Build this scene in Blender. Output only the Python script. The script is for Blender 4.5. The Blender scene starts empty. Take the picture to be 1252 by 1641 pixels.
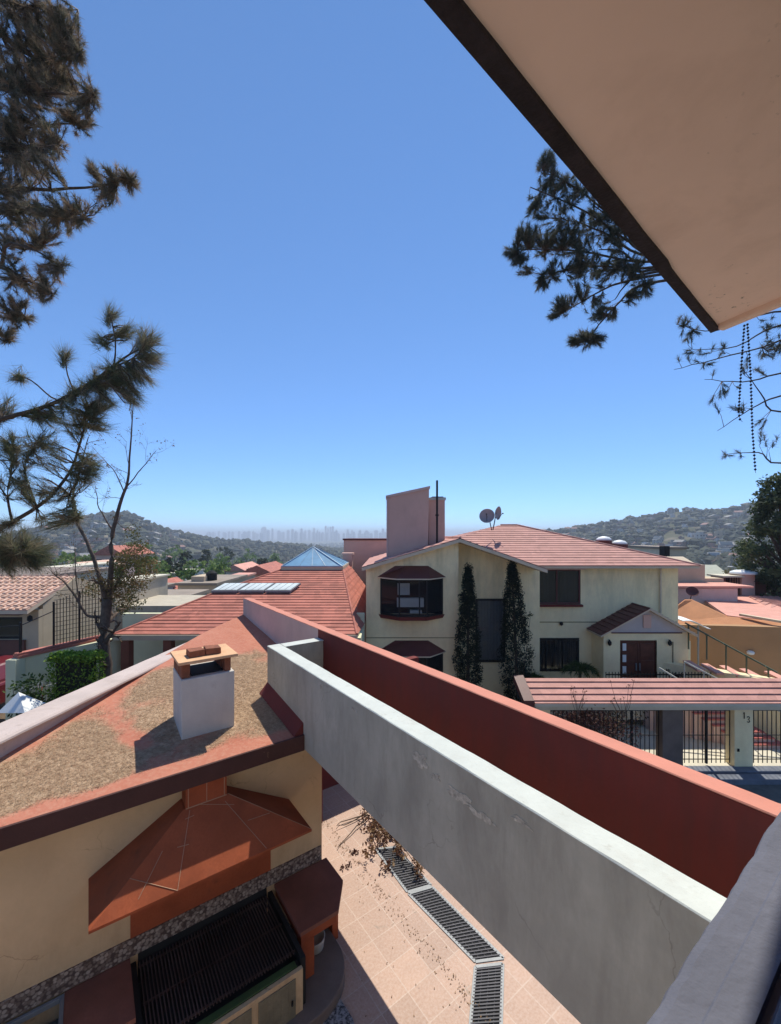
import bpy, bmesh, math, random
import numpy as np
from mathutils import Vector, Matrix, noise

# ------------------------------------------------------------------ camera, sky, sun, exposure
SC = bpy.context.scene
COL = SC.collection
F, CX, HY = 661.0, 626.0, 857.0            # focal length, centre and horizon of the photograph in its pixels
cam_d = bpy.data.cameras.new('camera')
cam = bpy.data.objects.new('camera', cam_d); COL.objects.link(cam)
cam.location = (0, 0, 0); cam.rotation_euler = (math.radians(90), 0, 0)
cam_d.sensor_fit = 'VERTICAL'; cam_d.sensor_height = 36; cam_d.sensor_width = 36
cam_d.lens = F / 1641 * 36
cam_d.shift_y = (HY - 820.5) / 1641
cam_d.clip_start = 0.02; cam_d.clip_end = 60000
SC.camera = cam

SUN_EL, SUN_AZ = math.radians(59), math.radians(15.7)      # azimuth from +Y towards +X
w = bpy.data.worlds.new("World"); SC.world = w; w.use_nodes = True
nt = w.node_tree; bg = nt.nodes['Background']
sky = nt.nodes.new('ShaderNodeTexSky'); sky.sky_type = 'NISHITA'; sky.sun_disc = False
sky.sun_elevation = SUN_EL; sky.sun_rotation = SUN_AZ
sky.altitude = 0; sky.air_density = 0.6; sky.dust_density = 0.0; sky.ozone_density = 10.0
tint = nt.nodes.new('ShaderNodeMix'); tint.data_type = 'RGBA'; tint.blend_type = 'MULTIPLY'; tint.inputs[0].default_value = 1
tint.inputs[7].default_value = (.82, 1.0, 1.13, 1)
gam = nt.nodes.new('ShaderNodeGamma'); gam.inputs[1].default_value = .77
nt.links.new(sky.outputs[0], gam.inputs[0]); nt.links.new(gam.outputs[0], tint.inputs[6]); nt.links.new(tint.outputs[2], bg.inputs[0]); bg.inputs[1].default_value = 0.145
sun_d = bpy.data.lights.new('sun', 'SUN'); sun_d.energy = 3.0; sun_d.angle = math.radians(0.5)
sun_d.color = (1.0, 0.965, 0.85)
sun = bpy.data.objects.new('sun', sun_d); COL.objects.link(sun)
sdir = Vector((math.sin(SUN_AZ) * math.cos(SUN_EL), math.cos(SUN_AZ) * math.cos(SUN_EL), math.sin(SUN_EL)))
sun.rotation_euler = sdir.to_track_quat('Z', 'Y').to_euler(); sun.location = sdir * 50
SC.view_settings.view_transform = 'Standard'; SC.view_settings.look = 'None'
SC.view_settings.exposure = 0.86; SC.view_settings.gamma = 1.0
SC.cycles.max_bounces = 8; SC.cycles.diffuse_bounces = 4; SC.cycles.transparent_max_bounces = 16
SC.cycles.use_denoising = True

# ------------------------------------------------------------------ helpers
rnd = random.Random(11)
RNG = np.random.default_rng(5)
AX, BX = Vector((-.591, .807, 0)), Vector((.807, .591, 0))   # the terrace runs along AX, its cross direction is BX
TH = math.atan2(.591, .807)

def P(u, v, D): return Vector(((u - CX) / F * D, D, (HY - v) / F * D))
def st(s, t, z): return Vector((s * AX.x + t * BX.x, s * AX.y + t * BX.y, z))

class MB:
    def __init__(self): self.v = []; self.f = []; self.m = []
    def add(self, vs, fs, mi=0):
        n = len(self.v); self.v += [tuple(p) for p in vs]
        self.f += [tuple(i + n for i in f) for f in fs]; self.m += [mi] * len(fs); return self
    def hexa(self, lo, hi, mi=0):
        return self.add(list(lo) + list(hi), [(3, 2, 1, 0), (4, 5, 6, 7), (0, 1, 5, 4), (1, 2, 6, 5), (2, 3, 7, 6), (3, 0, 4, 7)], mi)
    def box(self, x0, x1, y0, y1, z0, z1, mi=0):
        q = [(x0, y0), (x1, y0), (x1, y1), (x0, y1)]
        return self.hexa([(a, b, z0) for a, b in q], [(a, b, z1) for a, b in q], mi)
    def sbox(self, s0, s1, t0, t1, z0, z1, mi=0):
        q = [st(s0, t0, 0), st(s0, t1, 0), st(s1, t1, 0), st(s1, t0, 0)]
        return self.hexa([(p.x, p.y, z0) for p in q], [(p.x, p.y, z1) for p in q], mi)
    def slab(self, poly, vec, mi=0):
        poly = [Vector(p) for p in poly]; vec = Vector(vec); n = len(poly)
        fs = [tuple(range(n - 1, -1, -1)), tuple(range(n, 2 * n))]
        fs += [(i, (i + 1) % n, (i + 1) % n + n, i + n) for i in range(n)]
        return self.add(poly + [p + vec for p in poly], fs, mi)
    def prism(self, pts2, z0, z1, mi=0):
        return self.slab([(p[0], p[1], z0) for p in pts2], (0, 0, z1 - z0), mi)
    def tube(self, pts, r, n=8, mi=0):
        pts = [Vector(p) for p in pts]; k = len(pts)
        rs = r if isinstance(r, (list, tuple)) else [r] * k
        vs = []
        for i, p in enumerate(pts):
            d = (pts[min(i + 1, k - 1)] - pts[max(i - 1, 0)])
            d = d.normalized() if d.length > 1e-9 else Vector((0, 0, 1))
            a = d.cross(Vector((0, 0, 1)));
            if a.length < .05: a = d.cross(Vector((1, 0, 0)))
            a.normalize(); b = d.cross(a)
            for j in range(n):
                c = 2 * math.pi * j / n
                vs.append(p + (a * math.cos(c) + b * math.sin(c)) * rs[i])
        fs = [(i * n + j, i * n + (j + 1) % n, (i + 1) * n + (j + 1) % n, (i + 1) * n + j) for i in range(k - 1) for j in range(n)]
        fs += [tuple(range(n - 1, -1, -1)), tuple((k - 1) * n + j for j in range(n))]
        return self.add(vs, fs, mi)
    def bar(self, a, b, w_, h_=None, mi=0):
        """square bar between two points"""
        a, b = Vector(a), Vector(b); h_ = h_ or w_
        d = (b - a).normalized(); s = d.cross(Vector((0, 0, 1)))
        if s.length < .05: s = Vector((1, 0, 0))
        s.normalize(); u = s.cross(d).normalized()
        q = [(-1, -1), (1, -1), (1, 1), (-1, 1)]
        return self.hexa([a + s * i * w_ / 2 + u * j * h_ / 2 for i, j in q], [b + s * i * w_ / 2 + u * j * h_ / 2 for i, j in q], mi)
    def lathe(self, c, prof, n=20, axis=None, mi=0):
        c = Vector(c); q = (Vector(axis).to_track_quat('Z', 'Y') if axis else None); vs = []
        for r, z in prof:
            for j in range(n):
                p = Vector((r * math.cos(2 * math.pi * j / n), r * math.sin(2 * math.pi * j / n), z))
                if q: p = q @ p
                vs.append(c + p)
        k = len(prof)
        fs = [(i * n + j, i * n + (j + 1) % n, (i + 1) * n + (j + 1) % n, (i + 1) * n + j) for i in range(k - 1) for j in range(n)]
        fs += [tuple(range(n - 1, -1, -1)), tuple((k - 1) * n + j for j in range(n))]
        return self.add(vs, fs, mi)
    def build(self, name, mats, parent=None, smooth=False, bevel=0, recalc=True):
        off = Vector((0, 0, 0)); p = parent
        while p is not None: off += p.location; p = p.parent
        me = bpy.data.meshes.new(name)
        me.from_pydata([(a - off.x, b - off.y, c - off.z) for a, b, c in self.v], [], self.f)
        if not isinstance(mats, (list, tuple)): mats = [mats]
        for m_ in mats: me.materials.append(m_)
        if len(mats) > 1: me.polygons.foreach_set('material_index', self.m)
        if recalc:
            bm = bmesh.new(); bm.from_mesh(me); bmesh.ops.recalc_face_normals(bm, faces=bm.faces); bm.to_mesh(me); bm.free()
        if smooth: me.polygons.foreach_set('use_smooth', [True] * len(me.polygons))
        o = bpy.data.objects.new(name, me); COL.objects.link(o); o.parent = parent
        if bevel:
            b = o.modifiers.new('bevel', 'BEVEL'); b.width = bevel; b.segments = 2; b.limit_method = 'ANGLE'
        return o

def tag(o, label=None, cat=None, group=None, kind=None):
    if label: o['label'] = label
    if cat: o['category'] = cat
    if group: o['group'] = group
    if kind: o['kind'] = kind
    return o
def thing(name, label, cat, loc=(0, 0, 0), group=None):
    o = bpy.data.objects.new(name, None); COL.objects.link(o); o.location = loc; o.empty_display_size = .2
    return tag(o, label, cat, group)
def copy_thing(src, loc, rz=0, label=None, scale=None, group=None):
    c = src.copy(); COL.objects.link(c); c.location = loc; c.rotation_euler = (0, 0, rz)
    if scale: c.scale = scale if isinstance(scale, (tuple, list)) else (scale,) * 3
    if label: c['label'] = label
    if group: c['group'] = group
    for ch in list(src.children):
        d = ch.copy(); COL.objects.link(d); d.parent = c
        for g in list(ch.children):
            e = g.copy(); COL.objects.link(e); e.parent = d
    return c

def clip(poly, f, keep_ge):
    out = []
    n = len(poly)
    for i in range(n):
        a, b = poly[i], poly[(i + 1) % n]; fa, fb = f(a), f(b)
        if not keep_ge: fa, fb = -fa, -fb
        if fa >= 0: out.append(a)
        if (fa > 1e-9 and fb < -1e-9) or (fa < -1e-9 and fb > 1e-9):
            out.append(a.lerp(b, fa / (fa - fb)))
    return out
def tile_rows(mb, poly, pitch=.3, lift=.05, up=None, wav=None, mi=0, col=None):
    """overlapping courses of roof tile laid up the slope of a planar polygon"""
    poly = [Vector(p) for p in poly]
    n = Vector((0, 0, 0))
    for i in range(len(poly)):
        n += (poly[i] - poly[0]).cross(poly[(i + 1) % len(poly)] - poly[0])
    n.normalize()
    if n.z < 0: n = -n; poly.reverse()
    u = Vector((0, 0, 1)) - n * n.z; u.normalize()
    ds = [p.dot(u) for p in poly]
    k0, k1 = math.floor(min(ds) / pitch), math.ceil(max(ds) / pitch)
    for k in range(k0, k1):
        lo = k * pitch; hi = lo + pitch
        q = clip(poly, lambda p: p.dot(u) - lo, True)
        if len(q) >= 3: q = clip(q, lambda p: hi - p.dot(u), True)
        if len(q) < 3: continue
        if col:
            hd_ = n.cross(u); hs_ = [p.dot(hd_) for p in q]; c0_ = math.floor(min(hs_) / col); c1_ = math.ceil(max(hs_) / col); parts = []
            for c_ in range(c0_, c1_):
                for h_, ex in ((0, .055), (.55, 0)):
                    a_ = (c_ + h_) * col; b2 = (c_ + (.55 if h_ == 0 else 1)) * col
                    qq = clip(q, lambda p: p.dot(hd_) - a_, True)
                    if len(qq) >= 3: qq = clip(qq, lambda p: b2 - p.dot(hd_), True)
                    if len(qq) >= 3: parts.append((qq, ex + .012 * noise.noise(Vector((c_ * 3.1, k * 2.3, 1)))))
        else: parts = [(q, 0)]
        jit = 1 + .25 * noise.noise(Vector((k * 1.7, poly[0].x, poly[0].y)))
        for q, ex in parts:
            top = [p + n * (ex + lift * jit * (1 - (p.dot(u) - lo) / pitch)) + n * .004 for p in q]
            vs = top + [p - n * .02 for p in q]; m = len(q)
            fs = [tuple(range(m))] + [(i, i + m, (i + 1) % m + m, (i + 1) % m) for i in range(m)]
            mb.add(vs, fs, mi)

def wall_holes(mb, org, ud, L, z0, z1, holes, th, out):
    """vertical wall from org along ud, length L, with rectangular openings (u0,u1,z0,z1); thickness th away from out"""
    ud = Vector(ud).normalized(); out = Vector(out).normalized()
    us = sorted({0, L, *[h[0] for h in holes], *[h[1] for h in holes]})
    zs = sorted({z0, z1, *[h[2] for h in holes], *[h[3] for h in holes]})
    o = Vector(org); o.z = 0
    for i in range(len(us) - 1):
        for j in range(len(zs) - 1):
            uc, zc = (us[i] + us[i + 1]) / 2, (zs[j] + zs[j + 1]) / 2
            if any(h[0] < uc < h[1] and h[2] < zc < h[3] for h in holes): continue
            a, b = o + ud * us[i], o + ud * us[i + 1]
            q = [a, b, b - out * th, a - out * th]
            mb.hexa([(p.x, p.y, zs[j]) for p in q], [(p.x, p.y, zs[j + 1]) for p in q])

# ------------------------------------------------------------------ materials
def lin(c):
    return tuple((x / 12.92 if x <= .04045 else ((x + .055) / 1.055) ** 2.4) for x in c)
def new_mat(name):
    m = bpy.data.materials.new(name); m.use_nodes = True
    b = m.node_tree.nodes['Principled BSDF']; return m, m.node_tree, b
def nd(nt_, t, **kw):
    n = nt_.nodes.new(t)
    for k, v in kw.items():
        if k in ('operation', 'blend_type', 'data_type', 'feature', 'wave_type', 'bands_direction', 'vector_type', 'noise_dimensions', 'attribute_name', 'distance'): setattr(n, k, v)
        else: n.inputs[k].default_value = v
    return n
def coords(nt_, rot=0, scale=(1, 1, 1)):
    tc = nt_.nodes.new('ShaderNodeTexCoord'); mp = nt_.nodes.new('ShaderNodeMapping')
    mp.inputs['Rotation'].default_value = (0, 0, rot) if not isinstance(rot, tuple) else rot
    mp.inputs['Scale'].default_value = scale
    nt_.links.new(tc.outputs['Object'], mp.inputs[0]); return mp.outputs[0]
def mixc(nt_, fac, a, b, bt='MIX'):
    m = nt_.nodes.new('ShaderNodeMix'); m.data_type = 'RGBA'; m.blend_type = bt
    for sock, val in ((m.inputs[0], fac), (m.inputs[6], a), (m.inputs[7], b)):
        if isinstance(val, (int, float)): sock.default_value = val
        elif isinstance(val, tuple): sock.default_value = (*val[:3], 1)
        else: nt_.links.new(val, sock)
    return m.outputs[2]
def ramp(nt_, src, a, b):
    r = nt_.nodes.new('ShaderNodeMapRange'); r.inputs[1].default_value = a; r.inputs[2].default_value = b
    nt_.links.new(src, r.inputs[0]); return r.outputs[0]
def noi(nt_, vec, scale, detail=4, rough=.6, dist=0):
    n = nt_.nodes.new('ShaderNodeTexNoise'); n.inputs['Scale'].default_value = scale
    n.inputs['Detail'].default_value = detail; n.inputs['Roughness'].default_value = rough; n.inputs['Distortion'].default_value = dist
    nt_.links.new(vec, n.inputs['Vector']); return n.outputs['Fac']
def bumpn(nt_, b, h, strength, dist=.01):
    bp = nt_.nodes.new('ShaderNodeBump'); bp.inputs['Strength'].default_value = strength; bp.inputs['Distance'].default_value = dist
    nt_.links.new(h, bp.inputs['Height'])
    nt_.links.new(bp.outputs[0], b.inputs['Normal'])

def mat(name, col, rough=.85, var=.12, scale=2.0, fine=40, bump=.3, bdist=.01, metal=0, spec=.3, stain=None, stain_amt=.5, stain_scale=(1.2, 1.2, .35), stain_rng=(.55, .75)):
    m, t, b = new_mat(name); v = coords(t)
    n1 = noi(t, v, scale, 5); n2 = noi(t, v, fine, 3)
    c0 = tuple(x * (1 - var * 1.6) for x in col); c1 = tuple(min(1, x * (1 + var * 1.6)) for x in col)
    c = mixc(t, ramp(t, n1, .3, .7), c0, c1)
    c = mixc(t, ramp(t, n2, .35, .65), mixc(t, .5 * var * 4 if var < .25 else .5, c, tuple(x * .8 for x in col)), c)
    if stain:
        vs = coords(t, 0, stain_scale); n3 = noi(t, vs, 1.6, 6, .65, .4)
        f = ramp(t, n3, *stain_rng); mul = t.nodes.new('ShaderNodeMath'); mul.operation = 'MULTIPLY'; mul.inputs[1].default_value = stain_amt
        t.links.new(f, mul.inputs[0]); c = mixc(t, mul.outputs[0], c, stain)
    t.links.new(c, b.inputs['Base Color'])
    b.inputs['Roughness'].default_value = rough; b.inputs['Metallic'].default_value = metal
    b.inputs['Specular IOR Level'].default_value = spec
    if bump: bumpn(t, b, n2, bump, bdist)
    return m

def grime(m_, z_lo, z_hi, col, amt=.6, sc=(3, 3, .5)):
    """run-off streaks and splash dirt fixed on the wall between two heights"""
    t = m_.node_tree; b = t.nodes['Principled BSDF']; lk = b.inputs['Base Color'].links[0].from_socket
    tc = t.nodes.new('ShaderNodeTexCoord'); sx = t.nodes.new('ShaderNodeSeparateXYZ'); t.links.new(tc.outputs['Object'], sx.inputs[0])
    zr = t.nodes.new('ShaderNodeMapRange'); zr.inputs[1].default_value = z_lo; zr.inputs[2].default_value = z_hi; t.links.new(sx.outputs[2], zr.inputs[0])
    n_ = noi(t, coords(t, 0, sc), 2.2, 7, .7, .3)
    mu = t.nodes.new('ShaderNodeMath'); mu.operation = 'MULTIPLY'; t.links.new(zr.outputs[0], mu.inputs[0]); t.links.new(ramp(t, n_, .42, .62), mu.inputs[1])
    m2 = t.nodes.new('ShaderNodeMath'); m2.operation = 'MULTIPLY'; m2.inputs[1].default_value = amt; t.links.new(mu.outputs[0], m2.inputs[0])
    t.links.new(mixc(t, m2.outputs[0], lk, col), b.inputs['Base Color'])

def cracks(m_, scale=.9, width=.004, amt=.5, col=(.08, .07, .06)):
    t = m_.node_tree; b = t.nodes['Principled BSDF']; lk = b.inputs['Base Color'].links[0].from_socket; v = coords(t)
    nz = t.nodes.new('ShaderNodeTexNoise'); nz.inputs['Scale'].default_value = 2.5; nz.inputs['Detail'].default_value = 6; t.links.new(v, nz.inputs['Vector'])
    ad = t.nodes.new('ShaderNodeVectorMath'); ad.operation = 'MULTIPLY_ADD'; ad.inputs[1].default_value = (.5, .5, .5); t.links.new(nz.outputs['Color'], ad.inputs[0]); t.links.new(v, ad.inputs[2])
    vo = t.nodes.new('ShaderNodeTexVoronoi'); vo.feature = 'DISTANCE_TO_EDGE'; vo.inputs['Scale'].default_value = scale; t.links.new(ad.outputs[0], vo.inputs['Vector'])
    r = t.nodes.new('ShaderNodeMapRange'); r.inputs[1].default_value = width; r.inputs[2].default_value = 0; t.links.new(vo.outputs['Distance'], r.inputs[0])
    mk = ramp(t, noi(t, v, 1.1, 3), .5, .62)
    mu = t.nodes.new('ShaderNodeMath'); mu.operation = 'MULTIPLY'; t.links.new(r.outputs[0], mu.inputs[0]); t.links.new(mk, mu.inputs[1])
    m2 = t.nodes.new('ShaderNodeMath'); m2.operation = 'MULTIPLY'; m2.inputs[1].default_value = amt; t.links.new(mu.outputs[0], m2.inputs[0])
    t.links.new(mixc(t, m2.outputs[0], lk, col), b.inputs['Base Color'])
def specks(m_, col, scale=22, lo=.66, hi=.72, amt=.6, mask=(.52, .66)):
    t = m_.node_tree; b = t.nodes['Principled BSDF']; lk = b.inputs['Base Color'].links[0].from_socket; v = coords(t)
    mu = t.nodes.new('ShaderNodeMath'); mu.operation = 'MULTIPLY'; t.links.new(ramp(t, noi(t, v, scale, 5, .7), lo, hi), mu.inputs[0]); t.links.new(ramp(t, noi(t, v, 1.7, 2), *mask), mu.inputs[1])
    m2 = t.nodes.new('ShaderNodeMath'); m2.operation = 'MULTIPLY'; m2.inputs[1].default_value = amt; t.links.new(mu.outputs[0], m2.inputs[0])
    t.links.new(mixc(t, m2.outputs[0], lk, col), b.inputs['Base Color'])

def tile_mat(name, col, joint, size, rot=0, off=0.0, var=.12, mortar=.006, rough=.6, bump=.4, blot=None):
    """rectangular tiles with joints on a horizontal face"""
    m, t, b = new_mat(name); v = coords(t, rot)
    br = t.nodes.new('ShaderNodeTexBrick'); br.offset = off; br.squash = 1
    br.inputs['Scale'].default_value = 1; br.inputs['Brick Width'].default_value = size; br.inputs['Row Height'].default_value = size
    br.inputs['Mortar Size'].default_value = mortar; br.inputs['Mortar Smooth'].default_value = .3; br.inputs['Bias'].default_value = 0
    br.inputs['Color1'].default_value = (*[x * (1 - var) for x in col], 1); br.inputs['Color2'].default_value = (*[x * (1 + var) for x in col], 1)
    br.inputs['Mortar'].default_value = (*joint, 1); t.links.new(v, br.inputs['Vector'])
    n1 = noi(t, v, 1.3, 6, .65); n2 = noi(t, v, 30, 3)
    c = mixc(t, ramp(t, n1, .35, .65), br.outputs['Color'], mixc(t, .28, br.outputs['Color'], tuple(x * .55 for x in col)))
    c = mixc(t, ramp(t, n2, .3, .8), c, mixc(t, .25, c, (.8, .7, .62)))
    if blot:
        n3 = noi(t, v, 2.3, 8, .72, .8); c = mixc(t, ramp(t, n3, .63, .68), c, mixc(t, .6, c, blot))
    t.links.new(c, b.inputs['Base Color']); b.inputs['Roughness'].default_value = rough
    b.inputs['Specular IOR Level'].default_value = .3
    bumpn(t, b, br.outputs['Fac'], -bump, .004)
    return m

def roof_mat(name, col, var=.2, colw=.3, rot=0, axis='X', bumpw=0, lichen=None):
    """clay roof tile: courses are real steps in the mesh, tile widths differ in tone"""
    m, t, b = new_mat(name); v = coords(t, rot)
    vo = t.nodes.new('ShaderNodeTexVoronoi'); vo.feature = 'F1'; vo.inputs['Scale'].default_value = 3.2; t.links.new(v, vo.inputs['Vector'])
    n1 = noi(t, v, .7, 6, .7); n2 = noi(t, v, 22, 3)
    hs = t.nodes.new('ShaderNodeSeparateColor'); t.links.new(vo.outputs['Color'], hs.inputs[0])
    c = mixc(t, hs.outputs[0], tuple(x * (1 - var) for x in col), tuple(x * (1 + var) for x in col))
    c = mixc(t, ramp(t, n1, .4, .7), c, mixc(t, .35, c, lichen or tuple(x * .6 for x in col)))
    c = mixc(t, ramp(t, n2, .3, .8), c, mixc(t, .3, c, tuple(min(1, x * 1.5 + .05) for x in col)))
    t.links.new(c, b.inputs['Base Color']); b.inputs['Roughness'].default_value = .8; b.inputs['Specular IOR Level'].default_value = .25
    if bumpw:
        wv = t.nodes.new('ShaderNodeTexWave'); wv.wave_type = 'BANDS'; wv.bands_direction = axis; wv.inputs['Scale'].default_value = bumpw
        wv.inputs['Distortion'].default_value = .3
        t.links.new(v, wv.inputs['Vector']); bumpn(t, b, wv.outputs['Fac'], .9, .05)
    else: bumpn(t, b, n2, .4, .01)
    return m

def glass_mat(name, tint=(.02, .025, .03), clear=.35):
    m, t, b = new_mat(name)
    b.inputs['Base Color'].default_value = (*tint, 1); b.inputs['Roughness'].default_value = .06; b.inputs['Specular IOR Level'].default_value = .8
    tr = t.nodes.new('ShaderNodeBsdfTransparent'); tr.inputs[0].default_value = (.8, .82, .84, 1)
    mx = t.nodes.new('ShaderNodeMixShader'); mx.inputs[0].default_value = clear
    t.links.new(b.outputs[0], mx.inputs[1]); t.links.new(tr.outputs[0], mx.inputs[2])
    t.links.new(mx.outputs[0], t.nodes['Material Output'].inputs[0])
    return m

def attr_mat(name, rough=.7, trans=.15, mul=1.0):
    """leaf material: colour comes from a per-leaf attribute"""
    m, t, b = new_mat(name)
    a = t.nodes.new('ShaderNodeAttribute'); a.attribute_name = 'tint'
    t.links.new(a.outputs['Color'], b.inputs['Base Color']); b.inputs['Roughness'].default_value = rough
    b.inputs['Specular IOR Level'].default_value = .25
    tr = t.nodes.new('ShaderNodeBsdfTranslucent'); t.links.new(a.outputs['Color'], tr.inputs[0])
    mx = t.nodes.new('ShaderNodeMixShader'); mx.inputs[0].default_value = trans
    t.links.new(b.outputs[0], mx.inputs[1]); t.links.new(tr.outputs[0], mx.inputs[2])
    t.links.new(mx.outputs[0], t.nodes['Material Output'].inputs[0])
    return m

M = {}
M['grey_wall'] = mat('weathered_grey_paint', (.46, .42, .335), var=.09, scale=1.2, fine=14, bump=.25, stain=(.17, .15, .12), stain_amt=.5, stain_scale=(1.5, 1.5, .25), stain_rng=(.5, .8))
M['white_coping'] = mat('white_coping_paint', (.54, .55, .50), var=.05, scale=3, fine=30, bump=.35, stain=(.42, .39, .34), stain_amt=.6, stain_scale=(2, 2, 2), stain_rng=(.55, .75))
M['red_wall'] = mat('dark_red_wall_paint', (.165, .029, .023), var=.06, scale=1.5, fine=25, bump=.2, stain=(.15, .03, .025), stain_amt=.35)
M['red_top'] = mat('red_coping_paint', (.56, .22, .155), var=.06, scale=2, fine=25, bump=.2, stain=(.5, .24, .18), stain_amt=.4)
M['pink_wall'] = mat('pale_pink_render', (.62, .44, .38), var=.06, scale=1.5, bump=.2, stain=(.4, .3, .26), stain_amt=.4)
M['cream_wall'] = mat('cream_render', (.60, .43, .25), var=.07, scale=1.0, fine=18, bump=.3, stain=(.45, .3, .18), stain_amt=.4)
M['fascia_brown'] = mat('brown_fascia_paint', (.075, .032, .026), var=.1, scale=3, bump=.3)
M['chimney_white'] = mat('chimney_white_render', (.57, .53, .47), var=.05, scale=2.5, bump=.3, stain=(.42, .36, .33), stain_amt=.5)
M['coping_pinkgrey'] = mat('pinkish_grey_coping', (.52, .42, .38), var=.06, scale=2, bump=.3, stain=(.32, .24, .2), stain_amt=.5, stain_scale=(1.5, 1.5, 1.5))
M['brick'] = mat('rough_red_brick', (.24, .085, .045), var=.2, scale=12, fine=60, bump=.6)
M['clay_slab'] = mat('light_clay_slab', (.66, .38, .21), var=.08, scale=5, bump=.3)
M['soot'] = mat('soot_black', (.02, .02, .02), var=.2)
M['hood_tile'] = mat('glazed_terracotta', (.33, .08, .032), rough=.75, var=.2, scale=2.5, bump=.12, spec=.2)
M['grout'] = mat('pale_grout', (.42, .25, .16), var=.1)
M['counter_tile'] = mat('worn_dark_terracotta', (.22, .085, .06), rough=.55, var=.15, scale=2, bump=.2)
M['green_trim'] = mat('green_tile_trim', (.05, .09, .03), rough=.5, var=.15)
M['iron'] = mat('black_iron', (.02, .02, .022), rough=.5, var=.2, metal=.5)
M['steel'] = mat('galvanised_steel', (.24, .245, .25), rough=.55, var=.12, metal=.2)
M['white_plastic'] = mat('white_basin', (.42, .42, .41), rough=.5, var=.05)
M['soffit'] = mat('peach_soffit_paint', (.95, .71, .60), var=.035, scale=.9, fine=9, bump=.08, stain=(.5, .34, .26), stain_amt=.35, stain_scale=(1.4, 1.4, 1.4), stain_rng=(.5, .8))
M['bitumen'] = mat('dark_bitumen_edge', (.035, .028, .035), var=.35, scale=8, fine=60, bump=.8)
M['sill'] = mat('grey_blue_plaster', (.11, .11, .135), var=.12, scale=4, fine=45, bump=.8, bdist=.004)
M['alu'] = mat('dull_aluminium', (.07, .075, .10), rough=.5, var=.05)
M['yellow_wall'] = mat('yellow_cream_render', (.94, .74, .44), var=.08, scale=.8, fine=9, bump=.4, stain=(.66, .52, .26), stain_amt=.5, stain_scale=(.5, .5, .3))
M['yellow_trim'] = mat('cream_fascia_paint', (.62, .5, .36), var=.05, bump=.1)
M['own_wall'] = mat('sunlit_cream_render', (.82, .74, .62), var=.03, bump=.1)  # unseen wall, paled so it bounces light up onto the soffit
M['pink_chim'] = mat('dusty_pink_render', (.64, .40, .32), var=.05, scale=1, bump=.2, stain=(.42, .27, .21), stain_amt=.4)
M['brown_hood'] = mat('brown_red_metal', (.12, .035, .03), rough=.5, var=.1)
M['wood_door'] = mat('dark_varnished_wood', (.11, .03, .018), rough=.45, var=.25, scale=4, bump=.2)
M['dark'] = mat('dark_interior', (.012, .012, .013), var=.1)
M['curtain'] = mat('pale_curtain', (.75, .74, .70), var=.05)
M['glass'] = glass_mat('window_glass', clear=.72)
M['glass_dark'] = glass_mat('dark_window_glass', clear=.35)
M['roof_red'] = roof_mat('red_roof_tile', (.40, .135, .095), var=.24)
M['roof_pink'] = roof_mat('pink_roof_tile', (.47, .235, .19), var=.14)
M['roof_salmon'] = roof_mat('salmon_painted_roof', (.62, .30, .23), var=.08)
M['roof_tan'] = roof_mat('tan_roof_tile', (.62, .40, .30), var=.2)
cracks(M['grey_wall'], .8, .005, .45); cracks(M['cream_wall'], 1.0, .006, .6, (.2, .11, .06)); specks(M['grey_wall'], (.15, .13, .1)); specks(M['soffit'], (.2, .13, .09), 26, .62, .68, .75, (.55, .65)); specks(M['white_coping'], (.3, .27, .22), 14, .58, .68, .5, (.45, .6)); specks(M['red_top'], (.25, .12, .09), 16, .6, .7, .5); specks(M['hood_tile'], (.05, .03, .02), 5, .5, .7, .55, (.4, .6)); specks(M['chimney_white'], (.3, .25, .22), 9, .58, .7, .5); specks(M['coping_pinkgrey'], (.25, .19, .16), 12, .56, .68, .5); specks(M['fascia_brown'], (.25, .15, .1), 14, .6, .68, .5)
grime(M['grey_wall'], 1.2, 2.85 + 1.3, (.22, .19, .15), .35, (1.6, 1.6, .5))
grime(M['cream_wall'], 1.9, .4, (.33, .2, .11), .6, (1.5, 1.5, .6))
grime(M['red_wall'], 1.0, 4.3, (.10, .03, .025), .5, (3, 3, .5))
grime(M['yellow_wall'], 2.2, 5.8, (.50, .44, .26), .5, (1.2, 1.2, .25))
M['asphalt'] = mat('asphalt', (.13, .12, .105), var=.2, scale=3, fine=80, bump=.5)
M['kerb'] = mat('grey_kerb_paint', (.16, .17, .2), var=.15, scale=3, bump=.4)
M['concrete'] = mat('pale_concrete', (.60, .54, .42), var=.08, scale=1, bump=.3, stain=(.42, .36, .27), stain_amt=.5)
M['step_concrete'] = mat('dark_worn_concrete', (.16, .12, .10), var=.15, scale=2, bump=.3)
M['green_wall'] = mat('pale_green_render', (.68, .66, .44), var=.06, scale=1, bump=.2)
M['brown_wall'] = mat('ochre_brown_render', (.42, .24, .12), var=.07, scale=.7, bump=.2, stain=(.33, .2, .1), stain_amt=.5)
M['tan_wall'] = mat('tan_render', (.55, .42, .29), var=.07, scale=.7, bump=.2)
M['white_wall'] = mat('white_render', (.68, .66, .6), var=.05, scale=.6)
M['step_red'] = mat('red_step_paint', (.5, .15, .12), var=.1, scale=2)
M['patio'] = tile_mat('terracotta_paving', (.43, .265, .19), (.50, .36, .28), .43, -TH, mortar=.008, blot=(.22, .18, .14))
M['soil'] = mat('dry_earth', (.16, .11, .07), var=.3, scale=2, bump=.6, bdist=.05)
M['bark'] = mat('brown_bark', (.085, .06, .045), var=.35, scale=9, fine=40, bump=.9, bdist=.02)
M['twig'] = mat('dry_twig_bark', (.12, .085, .065), var=.25, scale=9)
M['leaf'] = attr_mat('leaf', trans=.3); M['needle'] = attr_mat('needle', trans=.35)
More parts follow.
